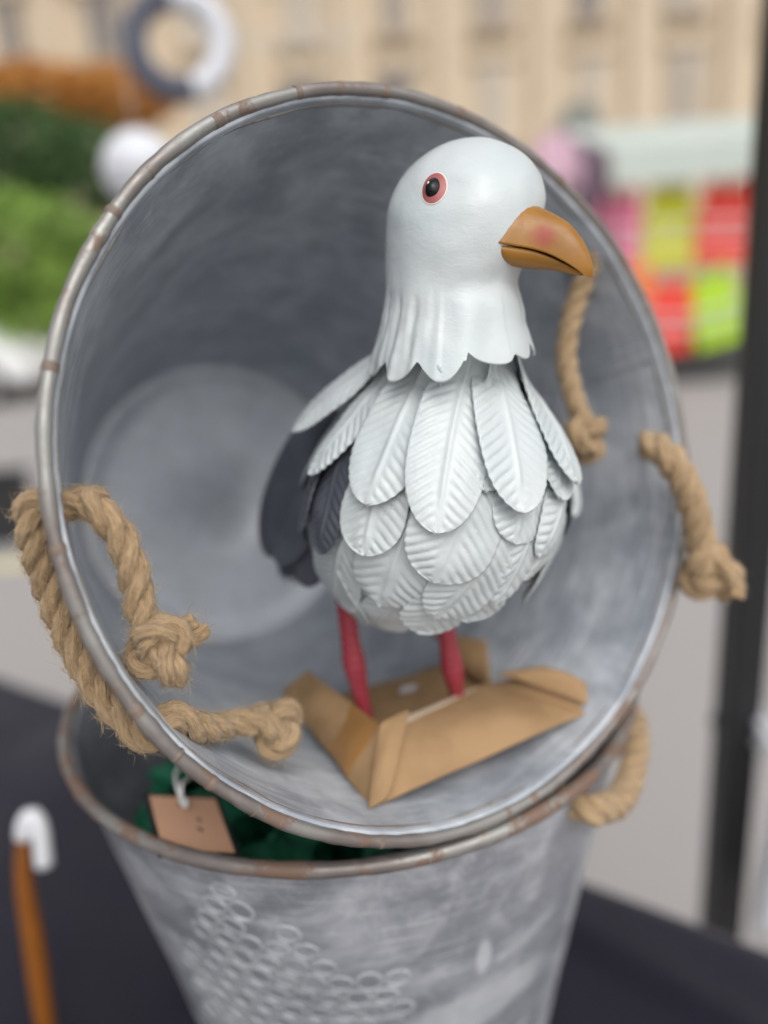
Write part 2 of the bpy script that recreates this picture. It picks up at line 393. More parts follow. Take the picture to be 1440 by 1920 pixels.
def vest(px, py, col, wd, ht, label, yoff):
    c = atY(px, py, SY - .2 - yoff)
    mt = M.setdefault('v%s' % (col,), plain('hi_vis_cloth', col, .7, var=.18, scale=5))
    o = thing('hi_vis_vest', (c.x, c.y, c.z - ht / 2), label, 'vest', 'hi-vis vests hanging on the market stall')
    h_, a_ = ht / 2, wd / 2
    out = [(-a_, -h_), (a_, -h_), (a_ * 1.02, h_ * .25), (a_ * .80, h_ * .45), (a_ * .78, h_ * .85), (a_ * .35, h_), (0, h_ * .45), (-a_ * .35, h_), (-a_ * .78, h_ * .85), (-a_ * .80, h_ * .45), (-a_ * 1.02, h_ * .25)]
    n = len(out); V = [Vector((c.x + x, c.y - .035 + .015 * math.sin(9 * x), c.z + z)) for x, z in out] + [Vector((c.x + x, c.y + .035 + .015 * math.sin(7 * x), c.z + z)) for x, z in out]
    Fc = [tuple(range(n)), tuple(range(2 * n - 1, n - 1, -1))] + [(i, (i + 1) % n, (i + 1) % n + n, i + n) for i in range(n)]
    ja = random.uniform(-.22, .22); jr = Matrix.Rotation(ja, 3, 'Y'); V = [c + jr @ (v - c) for v in V]
    b_ = mesh_obj('cloth', V, Fc, mt, o, smooth=False)
    for zz in (-.45, -.05):
        bm_obj('reflective_strip', box_bm(c + jr @ Vector((0, -.05, zz * h_)), (wd * .96, .03, .04), jr), M['strip'], o)
    bm_obj('hanger', box_bm((c.x, c.y, c.z + h_ + .03), (.02, .02, .10)), M['frame'], o)
RED, YEL, LIM, ORG, PNK = (.82, .05, .03), (.62, .62, .02), (.42, .66, .02), (.85, .20, .03), (.80, .16, .30)
vest(1160, 425, PNK, .50, .86, 'pink-red hi-vis vest beside the yellow one, upper rail', .02)
vest(1255, 415, YEL, .56, .90, 'yellow hi-vis vest between pink-red and red vests, upper rail', .0)
vest(1358, 408, RED, .60, .92, 'red hi-vis vest beside the dark post, upper rail', .02)
vest(1255, 590, RED, .52, .82, 'red hi-vis vest on the lower rail of the stall', .06)
vest(1340, 575, LIM, .54, .86, 'lime green hi-vis vest on the lower rail of the stall', .03)
vest(1180, 560, ORG, .46, .80, 'orange hi-vis vest half hidden by the bucket, lower rail', .09)
# hanging garments of the stall beyond
def garment(px, py, Y, wd, ht, col, label):
    c = atY(px, py, Y); o = thing('hanging_jacket', (c.x, c.y, c.z - ht / 2), label, 'jacket', 'jackets hanging behind the hi-vis stall')
    mt = plain('garment_cloth', col, .85, scale=4, var=.2)
    rows = []; n = 16
    for t_ in np.linspace(0, 1, 9):
        r = wd / 2 * (.55 + .45 * math.sin(min(1, t_ * 1.6) * math.pi / 2))
        for j in range(n):
            a = 2 * math.pi * j / n; rr = r * (1 + .08 * math.sin(5 * a + 3 * t_)); rows.append(Vector((c.x + rr * math.cos(a), c.y + .35 * rr * math.sin(a), c.z + ht / 2 - t_ * ht)))
    mesh_obj('torso', rows, grid_faces(9, n, True) + [tuple(range(n))], mt, o)
    for s_ in (-1, 1):
        tv, tf, _ = tube(catmull([Vector((c.x + s_ * wd * .3, c.y, c.z + ht * .46)), Vector((c.x + s_ * wd * .55, c.y - .03, c.z + ht * .15)), Vector((c.x + s_ * wd * .6, c.y - .05, c.z - ht * .3))], .05), wd * .12, 10); mesh_obj('sleeve', tv, tf, mt, o)
    bm_obj('hanger', box_bm((c.x, c.y, c.z + ht / 2 + .06), (.02, .02, .14)), M['frame'], o)
garment(1042, 320, 11.5, .50, 1.0, (.72, .48, .58), 'pale pink jacket hanging near the upper bucket rim')
garment(1100, 330, 11.8, .46, 1.2, (.17, .12, .16), 'dark plum jacket hanging next to the pale pink one')
garment(1085, 245, 13.5, .55, .8, (.26, .27, .24), 'grey green jacket hanging highest above the plum one')

# ---- bunting between the buildings
bl = [atY(380, 40, 20), atY(455, 62, 20), atY(530, 70, 20), atY(610, 62, 20), atY(700, 40, 20)]
bt = thing('bunting', bl[0], 'string of small teal and pink flags before the stone facade', 'bunting')
pth = catmull(bl, .2); tv, tf, _ = tube(pth, .012, 5); mesh_obj('cord', tv, tf, M['sash'], bt)
bc = [plain('teal_flag', (.18, .36, .33), .8), plain('pink_flag', (.60, .34, .32), .8), plain('cream_flag', (.62, .58, .5), .8)]
for i in range(2, len(pth) - 2, 3):
    p_ = pth[i]; s_ = .17
    mesh_obj('flag', [p_ + Vector((-s_, 0, 0)), p_ + Vector((s_, 0, 0)), p_ + Vector((0, .02, -.45)), p_ + Vector((-s_, .01, 0)), p_ + Vector((s_, .01, 0)), p_ + Vector((0, .03, -.45))], [(0, 2, 1), (3, 4, 5), (0, 1, 4, 3), (1, 2, 5, 4), (2, 0, 3, 5)], bc[i % 3], bt, smooth=False)

# ---- stall post at the right, with a white bag hanging on it
M['post'] = plain('dark_steel_post', (.022, .022, .024), .4, .3, scale=20)
PD = .86
pa, pb = W(1452, -60, PD), None
pa = W(1440, 600, PD); base = Vector((pa.x, pa.y, 0))
post = thing('stall_post', base, 'dark square metal post of the market stall', 'post')
rz = Matrix.Rotation(R_(12), 3, 'Z')
bm_obj('upright', box_bm((pa.x, pa.y, 1.25), (.046, .046, 2.5), rz, .004) if False else box_bm((pa.x, pa.y, 1.25), (.046, .046, 2.5), None, .005), M['post'], post)
bm_obj('foot_plate', box_bm((pa.x, pa.y, .006), (.14, .14, .012), None, .002), M['post'], post)
cl = Vector((pa.x, pa.y, W(1390, 1530, PD).z)); bm_obj('clamp', box_bm(cl, (.051, .051, .018), None, .003), M['post'], post)
tv, tf, _ = tube([cl + Vector((.012, -.030, 0)), cl + Vector((.012, -.042, 0))], .008, 12); mesh_obj('bolt', tv, tf, M['alloy'], post)

# ================================================================== TABLE
TZ = .80
e_d = Vector((.842, -.539, 0)); e_n = Vector((-.539, -.842, 0))       # along the back edge; towards the seller
corner = Vector((.345, .540, 0))
def TP(u, v, z=0): return corner - e_d * u + e_n * v + Vector((0, 0, z))
M['wood'] = plain('table_wood', (.25, .17, .10), .7)
ctr = TP(1.0, .42); tb = thing('trestle_table', (ctr.x, ctr.y, 0), 'trestle table hidden under the dark cloth', 'table')
ang = math.atan2(e_d.y, e_d.x); rt = Matrix.Rotation(ang, 3, 'Z')
bm_obj('table_top', box_bm((ctr.x, ctr.y, TZ - .03), (1.96, .80, .035), rt), M['wood'], tb)
for u in (.12, 1.88):
    for v in (.1, .74):
        l_ = TP(u, v); bm_obj('leg', box_bm((l_.x, l_.y, (TZ - .05) / 2), (.05, .05, TZ - .05), rt), M['wood'], tb)
q = NT('dark_navy_cloth'); p = q.pos(); a = q.noise(p, 7, 4); wv = q.noise(p, 900, 2)
q.set(col=q.mix(a, (.006, .0055, .012), (.018, .016, .029)), rough=.85, spec=.2, sheen=.15); q.bump(wv, .2, .0005); M['cloth'] = q.m
U = np.concatenate([np.linspace(-.36, -.03, 10), np.linspace(-.02, 2.02, 190), np.linspace(2.03, 2.36, 8)])
Vv = np.concatenate([np.linspace(-.4, -.03, 12), np.linspace(-.02, .84, 90), np.linspace(.85, 1.2, 8)])
f1 = to_plane(1065, 1775, TZ); f2 = to_plane(1300, 1925, TZ); fd = (f2 - f1).normalized(); fn = Vector((-fd.y, fd.x, 0))
V = []
for u in U:
    for v in Vv:
        uo = -u if u < 0 else (u - 2.0 if u > 2 else 0); vo = -v if v < 0 else (v - .82 if v > .82 else 0)
        uu, vv = min(max(u, 0), 2.0), min(max(v, 0), .82)
        drop = max(uo, vo)
        rnd = .02 * (1 - math.exp(-drop / .02))
        p_ = TP(uu - (rnd if u < 0 else -rnd if u > 2 else 0), vv - (rnd if v < 0 else -rnd if v > .82 else 0), 0)
        wob = noise.noise(Vector((u * 9, v * 9, 0))) * .5 + noise.noise(Vector((u * 3, v * 4, 5)))
        z = TZ - drop + rnd * .6
        if drop > 0:
            p_ += (e_d if u < 0 else -e_n if v < 0 else e_n) * (.02 * min(1, drop * 6) * noise.noise(Vector((u * 11, v * 11, 3))))
        s_ = (p_ - f1).dot(fn); al = (p_ - f1).dot(fd)
        if -.1 < al < .5 and u > -.1: z += .016 / (1 + math.exp(-s_ / .0025)) * math.exp(-max(0, s_) / .08) * min(1, max(0, (al + .1) / .05))
        z += .006 + max(0, .009 * wob + .014 * abs(noise.noise(Vector((u * 6 + v * 9, v * 2 - u * 3, 2))))) * (1 if drop == 0 else .3)
        V.append(Vector((p_.x, p_.y, z)))
cloth = mesh_obj('table_cloth', V, grid_faces(len(U), len(Vv)), M['cloth']); tag(cloth, 'dark navy cloth draped over the table under the buckets', 'tablecloth')
cloth.modifiers.new('s', 'SOLIDIFY').thickness = .0015
clothbvh = BVHTree.FromPolygons([tuple(v) for v in V], grid_faces(len(U), len(Vv)))
def cloth_z(x, y):
    h_ = clothbvh.ray_cast(Vector((x, y, 2)), Vector((0, 0, -1))); return h_[0].z if h_[0] else TZ

# ================================================================== UPPER BUCKET
UC = c2w((.0278, -.0241, .3462)); UN = dirw((.50701333, -.05219555, -.86035639)).normalized(); UA = -UN
UR, Ur, UH = .17, .1147, .3154; UK = (UR - Ur) / UH
ue1 = (dirw((1, 0, 0)) - UA * UA.dot(dirw((1, 0, 0)))).normalized(); ue2 = UA.cross(ue1).normalized()
if ue2.z < 0: ue2 = -ue2
def UB(phi, s, rho=0): return UC + UA * s + (ue1 * math.cos(phi) + ue2 * math.sin(phi)) * (UR - .003 - UK * s + rho)
def uphi(px, py, s, rho=0):
    best = None
    for i in range(720):
        a = i * math.pi / 360; x, y, d_ = project(UB(a, s, rho)); e = (x - px) ** 2 + (y - py) ** 2
        if best is None or e < best[0]: best = (e, a)
    return best[1]
def wall_hit(px, py):          # pixel -> inner wall of the upper bucket
    d_ = raydir(px, py); best = None
    for i in range(200, 800):
        t = i / 1000; p_ = CAMP + d_ * t; s = (p_ - UC).dot(UA)
        if 0 < s < UH - .004:
            rho = ((p_ - UC) - UA * s).length
            if rho < UR - .004 - UK * s: best = p_
    return best
def lathe(prof, C, A, e1, e2, n=160):
    V = []
    for (s, r) in prof:
        for j in range(n):
            a = 2 * math.pi * j / n; V.append(C + A * s + (e1 * math.cos(a) + e2 * math.sin(a)) * r)
    return V, grid_faces(len(prof), n, True)
ubk = thing('galvanised_bucket', UC + UA * UH, 'tilted galvanised metal bucket lying on its side with the gull inside', 'bucket', 'galvanised buckets')
th = .0013
ss = [.0] + list(np.linspace(.002, UH, 60))
prof = [(s, UR - .003 - UK * s) for s in ss] + [(s, UR - .003 - UK * s - th) for s in reversed(ss)] + [(0, UR - .003)]
V, Fc = lathe(prof, UC, UA, ue1, ue2, 200)
def dent(V, amp, sc_):
    return [v + Vector((noise.noise(v * sc_), noise.noise(v * sc_ + Vector((9, 1, 4))), noise.noise(v * sc_ + Vector((3, 7, 2))))) * amp for v in V]
mesh_obj('wall', dent(V, .0009, 14), Fc, M['bucket_in'], ubk)
rb = Ur - .003 - th
bp = [(UH - .0125, rb + .0015), (UH - .013, rb - .002), (UH - .0115, rb - .006), (UH - .007, rb - .010), (UH - .0055, rb - .015), (UH - .006, rb - .022), (UH - .0065, rb * .5), (UH - .0065, .0005), (UH - .0035, .0005), (UH - .0035, rb - .004), (UH - .010, rb + .001)]
V, Fc = lathe(bp, UC, UA, ue1, ue2, 120); mesh_obj('base', V, Fc, galvanised('galvanised_base_lit', (.58, .61, .66), (.72, .75, .80), 14, axis=(.4, .3, .8), brush=.2), ubk)  # same zinc, paler than the wall: light falling on the base painted in
def ring(C, A, e1, e2, R0, r0, n=240, ns=14, wob=.0):
    V = []
    for i in range(n):
        a = 2 * math.pi * i / n; d_ = e1 * math.cos(a) + e2 * math.sin(a)
        rr = r0 * (1 + wob * noise.noise(Vector((a * 9, 0, 0))) + wob * .8 * noise.noise(Vector((a * 31, 4, 0)))); R1 = R0 + wob * .003 * noise.noise(Vector((a * 5, 8, 0)))
        for j in range(ns):
            b = 2 * math.pi * j / ns; V.append(C + d_ * (R1 + rr * math.cos(b)) + A * (rr * math.sin(b)))
    Fc = []
    for i in range(n):
        for j in range(ns): Fc.append((i * ns + j, i * ns + (j + 1) % ns, ((i + 1) % n) * ns + (j + 1) % ns, ((i + 1) % n) * ns + j))
    return V, Fc
V, Fc = ring(UC, UA, ue1, ue2, UR - .0004, .0029, wob=.18); mesh_obj('rolled_rim', V, Fc, M['rim'], ubk)
# turned-in lip just behind the roll
V, Fc = ring(UC + UA * .0045, UA, ue1, ue2, UR - .0048, .0008, wob=.35); mesh_obj('rim_lip', V, Fc, M['rim'], ubk)
for i in range(50):
    a0 = i * 2 * math.pi / 50 + random.uniform(-.02, .02); da = random.uniform(.006, .030); V = []
    if random.random() < .3: continue
    for k_ in range(5):
        a = a0 + da * (k_ / 4 - .5); d_ = ue1 * math.cos(a) + ue2 * math.sin(a); rr = .00285 + .00025 * math.sin(math.pi * (k_ + .6) / 5.2) + random.uniform(-.0001, .0001)
        for j in range(10):
            b = 2 * math.pi * j / 10; V.append(UC + d_ * (UR - .0004 + rr * math.cos(b)) + UA * (rr * math.sin(b)))
    mesh_obj('crimp', V, grid_faces(5, 10, True), M['crimp'], ubk)
# side seam on the right of the inside wall
ps = uphi(1240, 648, .004); V = []
sv = list(np.linspace(.004, UH - .015, 50))
for s in sv:
    for da, rr in ((-.0065, -th - .0001), (-.0055, -th - .0011), (.0045, -th - .0013), (.0055, -th - .0001)): V.append(UB(ps + da * .17 / (UR - UK * s) / .17, s, rr))
mesh_obj('side_seam', V, grid_faces(len(sv), 4), M['bucket_in'], ubk, smooth=False)

# ------------------------------------------------------------------ rope
ROPE_R = .0058
def rope_mesh(path, Rr=ROPE_R, pitch=.034, flip=1, taper=None):
    V = []; Fc = []; uv = []; surf = []
    T, N, B = frames(path); step = (path[1] - path[0]).length
    for k in range(3):
        cp = []
        for i, p_ in enumerate(path):
            t_ = flip * 2 * math.pi * i * step / pitch + 2 * math.pi * k / 3
            f_ = taper(i / (len(path) - 1)) if taper else 1
            cp.append(p_ + (N[i] * math.cos(t_) + B[i] * math.sin(t_)) * Rr * .50 * f_)
        tv, tf, tu = tube(cp, (lambda t_: Rr * .55 * taper(t_)) if taper else Rr * .55, 26)
        for i in range(len(cp)):
            for j in range(26):
                a_ = 2 * math.pi * j / 26; v = tv[i * 26 + j]
                tv[i * 26 + j] = v + (v - cp[i]) * (.085 * math.cos(6 * a_ + flip * i * step / .0035) + .05 * math.cos(11 * a_ - i * step / .006 + k))
        tv = [v + Vector((noise.noise(v * 330), noise.noise(v * 330 + Vector((5, 5, 5))), noise.noise(v * 330 + Vector((1, 8, 3))))) * .0007 for v in tv]
        o = len(V); V += tv; Fc += [tuple(x + o for x in f_) for f_ in tf]; uv += [(a_ * 1.0 + k * .37, b_ + k * .21) for a_, b_ in tu]
        for i in range(2, len(cp) - 2):
            tg = (cp[i + 1] - cp[i - 1]).normalized()
            surf.append((cp[i], tg, path[i]))
    return V, Fc, uv, surf
def fuzz_mesh(surf, n, Rr=ROPE_R, seed=1, lmin=.002, lmax=.0085, rad=.000075):
    rs = random.Random(seed); V = []; Fc = []
    for _ in range(n):
        c_, tg, ax = rs.choice(surf)
        a_ = Vector((rs.gauss(0, 1), rs.gauss(0, 1), rs.gauss(0, 1))); nr = (a_ - tg * a_.dot(tg)).normalized()
        if nr.dot((c_ - ax)) < 0: nr = -nr
        p0 = c_ + nr * Rr * .53; L = rs.uniform(lmin, lmax)
        d_ = (tg * rs.choice((-1, 1)) * rs.uniform(.5, 1.6) + nr * rs.uniform(.1, .55) + nr.cross(tg) * rs.gauss(0, .6)).normalized()
        cv = Vector((rs.gauss(0, 1), rs.gauss(0, 1), rs.gauss(0, 1))) * .45 - nr * .55
        w2 = Vector((rs.gauss(0, 1), rs.gauss(0, 1), rs.gauss(0, 1))) * .09
        pts = [p0 + d_ * L * t_ + cv * L * t_ * t_ * .6 + w2 * L * math.sin(t_ * 7) for t_ in (0, .17, .33, .5, .66, .83, 1)]
        e1_ = d_.orthogonal().normalized(); e2_ = d_.cross(e1_); o = len(V)
        for i, p_ in enumerate(pts):
            r = rad * (1, 1, .95, .9, .8, .65, .35)[i]
            for b in range(3): V.append(p_ + (e1_ * math.cos(b * 2.094) + e2_ * math.sin(b * 2.094)) * r)
        for i in range(6):
            for b in range(3): Fc.append((o + i * 3 + b, o + i * 3 + (b + 1) % 3, o + i * 3 + 3 + (b + 1) % 3, o + i * 3 + 3 + b))
    return V, Fc
def trefoil(c_, sc_, rot, n=170):
    pts = []
    for i in range(n):
        t_ = 2 * math.pi * i / n * .97 + .3
        v = Vector((math.sin(t_) + 2 * math.sin(2 * t_), math.cos(t_) - 2 * math.cos(2 * t_), -1.15 * math.sin(3 * t_))) * sc_
        pts.append(c_ + rot @ v)
    return catmull(pts[::4], .0011)
def make_rope(parent, path_pts, knots, nfuzz, seed, Rr=ROPE_R, name='rope_handle', flip=1):
    path = catmull(path_pts, .0011); V, Fc, uv, surf = rope_mesh(path, Rr, flip=flip)
    h_ = mesh_obj(name, V, Fc, M['jute'], parent, uv=uv)
    for (c_, s_, rot, tail) in knots:
        kp = trefoil(c_, s_, rot); kv, kf, ku, ks = rope_mesh(kp, Rr * .93, flip=flip); mesh_obj('knot', kv, kf, M['jute'], h_, uv=ku); surf += ks
        tp = catmull(tail, .0011); kv, kf, ku, ks = rope_mesh(tp, Rr * .9, pitch=.05, taper=lambda t_: 1 + .25 * t_); mesh_obj('frayed_end', kv, kf, M['jute'], h_, uv=ku); surf += ks * 3
    fv, ff = fuzz_mesh(surf, nfuzz, Rr, seed); fo = mesh_obj('loose_fibre', fv, ff, M['fuzz'], h_); fo['kind'] = 'stuff'
    return h_
def rotm(a, b, c_): return Matrix.Rotation(R_(a), 3, 'X') @ Matrix.Rotation(R_(b), 3, 'Y') @ Matrix.Rotation(R_(c_), 3, 'Z')
CAMROT = Matrix((dirw((1, 0, 0)), dirw((0, -1, 0)), dirw((0, 0, -1)))).transposed()
# left handle: inside knot - hole - outside loop - hole - inside knot
h1 = uphi(112, 945, .019); h2 = uphi(318, 1352, .019)
o1, o2 = UB(h1, .019, .002), UB(h2, .019, .002)
dd = h2 - h1
outp = [UB(h1 + dd * f_, s_, r_) for f_, s_, r_ in ((-.02, .020, .009), (.10, .026, .0115), (.28, .034, .0115), (.5, .036, .012), (.72, .032, .0125), (.9, .025, .0105), (1.0, .020, .009))]
d1 = project(o1)[2]; d2 = project(o2)[2]; print('ROPE', project(o1), project(o2))
inA = [W(282, 1205, .292), W(262, 1135, .289), W(247, 1062, .286), W(215, 990, .283), W(168, 945, .280), UB(h1, .019, -.012)]
inB = [UB(h2, .019, -.004), W(385, 1366, d2 + .016), W(430, 1358, .328), W(478, 1354, .335), W(500, 1356, .340)]
make_rope(ubk, inA + [UB(h1, .019, .0)] + outp + [UB(h2, .0195, .0)] + inB,
          [(W(300, 1222, .291), .0036, CAMROT @ rotm(15, -25, 40), [W(330, 1210, .296), W(352, 1190, .300), W(372, 1168, .303)]),
           (W(518, 1362, .344), .0031, CAMROT @ rotm(-30, 40, 10), [W(530, 1370, .346), W(545, 1385, .348)])], 8000, 11)
# right handle, hanging inside
hA = uphi(1118, 462, .022); hB = uphi(1232, 828, .016)
dA = project(UB(hA, .022))[2]; dB = project(UB(hB, .016))[2]
dd = ((hB - hA + math.pi) % (2 * math.pi)) - math.pi
outR = [UB(hA + dd * f_, s_, r_) for f_, s_, r_ in ((0, .022, .008), (.15, .028, .014), (.5, .036, .014), (.85, .028, .014), (1, .018, .009))]
inR = [W(1096, 800, .425), W(1075, 740, .428), W(1062, 680, .43), W(1066, 620, .43), W(1082, 560, .428), W(1098, 515, .424), W(1110, 480, .42), UB(hA, .022, -.002), UB(hA, .022, 0)]
make_rope(ubk, inR + outR + [UB(hB, .016, 0)] + [UB(hB, .015, -.008)],
          [(W(1098, 822, .424), .0034, CAMROT @ rotm(20, 30, 0), [W(1100, 835, .42), W(1098, 855, .418)])], 900, 12, name='rope_handle')
# loose rope hooked over the right of the rim
rl = [W(1213, 832, .415), W(1232, 838, .408), W(1262, 868, .402), W(1290, 920, .402), W(1306, 975, .405), W(1314, 1025, .408), W(1322, 1060, .41)]
make_rope(ubk, rl, [(W(1330, 1072, .41), .0035, CAMROT @ rotm(10, -20, 70), [W(1352, 1075, .41), W(1366, 1095, .408), W(1376, 1118, .408)])], 900, 13, Rr=.0078, name='rope_end')

# ================================================================== LOWER BUCKET
LC = c2w((-.0229, .1066, .5105)); LR = .1829; LK = .1811; LZ = LC.z
LH = LC.z - TZ - .012
lbot = cloth_z(LC.x, LC.y); LH = LC.z - max(cloth_z(LC.x + dx, LC.y + dy) for dx in (-.11, 0, .11) for dy in (-.11, 0, .11)) - .002
lbk = thing('galvanised_bucket', Vector((LC.x, LC.y, LC.z - LH)), 'upright galvanised bucket with raised ring pattern and rusty rim', 'bucket', 'galvanised buckets')
X3, Y3, Z3 = Vector((1, 0, 0)), Vector((0, 1, 0)), Vector((0, 0, 1))
def lhit(px, py):
    d_ = raydir(px, py)
    for i in range(200, 900):
        t = i / 1000; p_ = CAMP + d_ * t; s = LC.z - p_.z
        if 0 <= s <= LH and math.hypot(p_.x - LC.x, p_.y - LC.y) < LR - .004 - LK * s: return p_
    return LC
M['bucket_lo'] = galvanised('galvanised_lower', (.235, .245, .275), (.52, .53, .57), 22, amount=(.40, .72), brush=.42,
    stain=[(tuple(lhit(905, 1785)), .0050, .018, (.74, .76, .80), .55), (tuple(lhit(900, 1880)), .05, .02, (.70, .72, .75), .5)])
sv = list(np.linspace(0, LH, 70))
prof = [(s, LR - .003 - LK * s) for s in sv] + [(s, LR - .003 - LK * s - th) for s in reversed(sv)] + [(0, LR - .003)]
V, Fc = lathe(prof, LC, -Z3, X3, Y3, 180); mesh_obj('wall', dent(V, .0009, 13), Fc, M['bucket_lo'], lbk)
V, Fc = lathe([(LH - .006, LR - .0045 - LK * LH), (LH - .006, .0005), (LH - .002, .0005), (LH - .002, LR - .0045 - LK * LH)], LC, -Z3, X3, Y3, 90); mesh_obj('base', V, Fc, M['bucket_lo'], lbk)
V, Fc = ring(LC, -Z3, X3, Y3, LR - .0002, .0038, wob=.12); mesh_obj('rolled_rim', V, Fc, M['rim2'], lbk)
# raised ring pattern
def LBp(phi, s, rho=0): rr = LR - .003 - LK * s + rho; return Vector((LC.x + rr * math.cos(phi), LC.y + rr * math.sin(phi), LC.z - s))
c0 = lhit(590, 1850); phi0 = math.atan2(c0.y - LC.y, c0.x - LC.x); s0 = LC.z - c0.z
M['emboss'] = galvanised('raised_ring_metal', (.33, .345, .365), (.50, .515, .53), 30)
cell = .0148; tmpl = None
for r_ in range(-5, 12):
    for k in range(-9, 7):
        dx = (k + .5 * (r_ % 2)) * cell; dz = r_ * cell * .88
        ex, ez = dx + .010 - dz * .25, dz
        if not (-.085 < dx < .05): continue
        if r_ < 0 and (dx > .004 + (r_ + 5) * .006 - .012 or dx < -.070 + (-r_) * .004): continue
        if r_ < -2 and -.042 < dx < -.012 and (k + r_) % 2: continue
        s_ = s0 + dz - .005
        if s_ > LH - .03: continue
        V = []; n, ns = 18, 6
        rs = random.Random(r_ * 100 + k); sq = rs.uniform(.80, 1.08); tl = rs.uniform(-.3, .3)
        for i in range(n):
            a = 2 * math.pi * i / n
            for j in range(ns):
                b = 2 * math.pi * j / ns; rad = .0065 + .0013 * math.cos(b)
                x_, z_ = rad * math.cos(a), rad * math.sin(a) * sq; x_, z_ = x_ * math.cos(tl) - z_ * math.sin(tl), x_ * math.sin(tl) + z_ * math.cos(tl)
                V.append(LBp(phi0 + (dx + x_) / (LR - LK * s_), s_ + z_, 0.0007 * math.sin(b) + .0001))
        Fc = [(i * ns + j, i * ns + (j + 1) % ns, ((i + 1) % n) * ns + (j + 1) % ns, ((i + 1) % n) * ns + j) for i in range(n) for j in range(ns)]
        mesh_obj('raised_ring', V, Fc, M['emboss'], lbk)
# rope handle of the lower bucket, right side
def lphi(px, py, s):
    return min((i * math.pi / 360 for i in range(720)), key=lambda a: (lambda q_: (q_[0] - px) ** 2 + (q_[1] - py) ** 2)(project(LBp(a, s))))
l1, l2 = lphi(1085, 1510, .02), lphi(1195, 1335, .02); dd = ((l2 - l1 + math.pi) % (2 * math.pi)) - math.pi
make_rope(lbk, [LBp(l1, .020, -.012), LBp(l1, .020, .006)] + [LBp(l1 + dd * f_, s_, r_) for f_, s_, r_ in ((.10, .024, .010), (.3, .032, .0125), (.55, .034, .0125), (.8, .026, .011), (1, .02, .006))] + [LBp(l2, .020, -.012)],
          [], 700, 14, Rr=.0078)

# ---- contents of the lower bucket
M['green'] = plain('green_cloth', (.010, .150, .075), .7, var=.35, scale=40, bump=.4)
def pouch(c_, r, hgt, lean, label):
    o = thing('green_pouch', c_ - Vector((0, 0, hgt)), label, 'pouch', 'green cloth pouches inside the lower bucket')
    V = []; n = 48; prf = [(0, .3), (.04, .75), (.15, .96), (.35, 1.0), (.55, .93), (.72, .72), (.82, .48), (.87, .34), (.92, .42), (1.0, .62)]
    tt = np.linspace(0, 1, 40)
    for t_ in tt:
        rr = np.interp(t_, [x for x, _ in prf], [y for _, y in prf]) * r
        for j in range(n):
            a = 2 * math.pi * j / n; pl = 1 + (.02 + .10 * t_ * t_) * math.sin(9 * a + 2 * math.sin(a)) + .06 * noise.noise(Vector((math.cos(a) * 2, math.sin(a) * 2, t_ * 4)))
            V.append(c_ + lean * t_ * t_ + Vector((rr * pl * math.cos(a), rr * pl * math.sin(a), (t_ - 1) * hgt)))
    for i, v in enumerate(V):
        h2 = Vector((v.x - LC.x, v.y - LC.y, 0)); lim = LR - LK * (LC.z - v.z) - .010
        if h2.length > lim: V[i] = Vector((LC.x, LC.y, v.z)) + h2 * (lim / h2.length)
    mesh_obj('bag', V, grid_faces(40, n, True) + [tuple(range(n - 1, -1, -1))], M['green'], o)
    rc = [c_ + lean * .76 + Vector((r * .37 * math.cos(a), r * .37 * math.sin(a), -.13 * hgt)) for a in np.linspace(0, 6.28, 26)]
    tv, tf, _ = tube(rc, .0016, 6, False); mesh_obj('drawstring', tv, tf, M['green'], o)
M['string'] = plain('white_string', (.72, .72, .70), .8)
pouch(W(352, 1446, .455), .042, .075, Vector((.004, -.004, 0)), 'green cloth pouch behind the price tag')
pouch(W(478, 1535, .412), .042, .075, Vector((-.004, .006, 0)), 'green cloth pouch beside the price tag, under the bucket rim')
pouch(W(615, 1578, .395), .042, .075, Vector((.006, .004, 0)), 'green cloth pouch with open folds below the bucket rim')
pouch(W(345, 1540, .44), .036, .06, Vector((0, .004, 0)), 'green cloth pouch in front of and below the price tag')
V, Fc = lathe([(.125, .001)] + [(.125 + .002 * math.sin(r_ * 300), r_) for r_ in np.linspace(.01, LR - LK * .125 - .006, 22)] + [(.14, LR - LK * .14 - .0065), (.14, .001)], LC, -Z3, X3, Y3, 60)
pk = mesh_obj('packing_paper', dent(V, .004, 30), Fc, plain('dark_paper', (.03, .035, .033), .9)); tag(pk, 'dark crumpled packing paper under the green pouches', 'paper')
# price tag
M['tagc'] = plain('peach_card', (.62, .35, .22), .8, var=.06, scale=60); M['tagb'] = plain('black_card', (.015, .015, .016), .6)
ta, tb_, tc, td = W(280, 1494, .392), W(403, 1500, .398), W(440, 1600, .362), W(345, 1580, .356)
td = ta + (tc - tb_) * 1.0
tg = thing('price_tag', (ta + tc) / 2, 'peach card price tag with black edges on white string', 'tag')
nn = (tb_ - ta).cross(td - ta).normalized(); nn = nn if nn.dot(CAMP - ta) > 0 else -nn
cen = (ta + tb_ + tc + td) / 4
def slab(pts, off, t_): return [p_ + nn * off for p_ in pts] + [p_ + nn * (off - t_) for p_ in pts]
SF = [(0, 1, 2, 3), (7, 6, 5, 4), (0, 4, 5, 1), (1, 5, 6, 2), (2, 6, 7, 3), (3, 7, 4, 0)]
mesh_obj('backing', slab([cen + (p_ - cen) * 1.15 for p_ in (ta, tb_, tc, td)], 0, .0016), SF, M['tagb'], tg, smooth=False)
mesh_obj('card', slab([ta, tb_, tc, td], .0008, .0007), SF, M['tagc'], tg, smooth=False)
hp = ta.lerp(tb_, .45).lerp(td.lerp(tc, .45), .16)
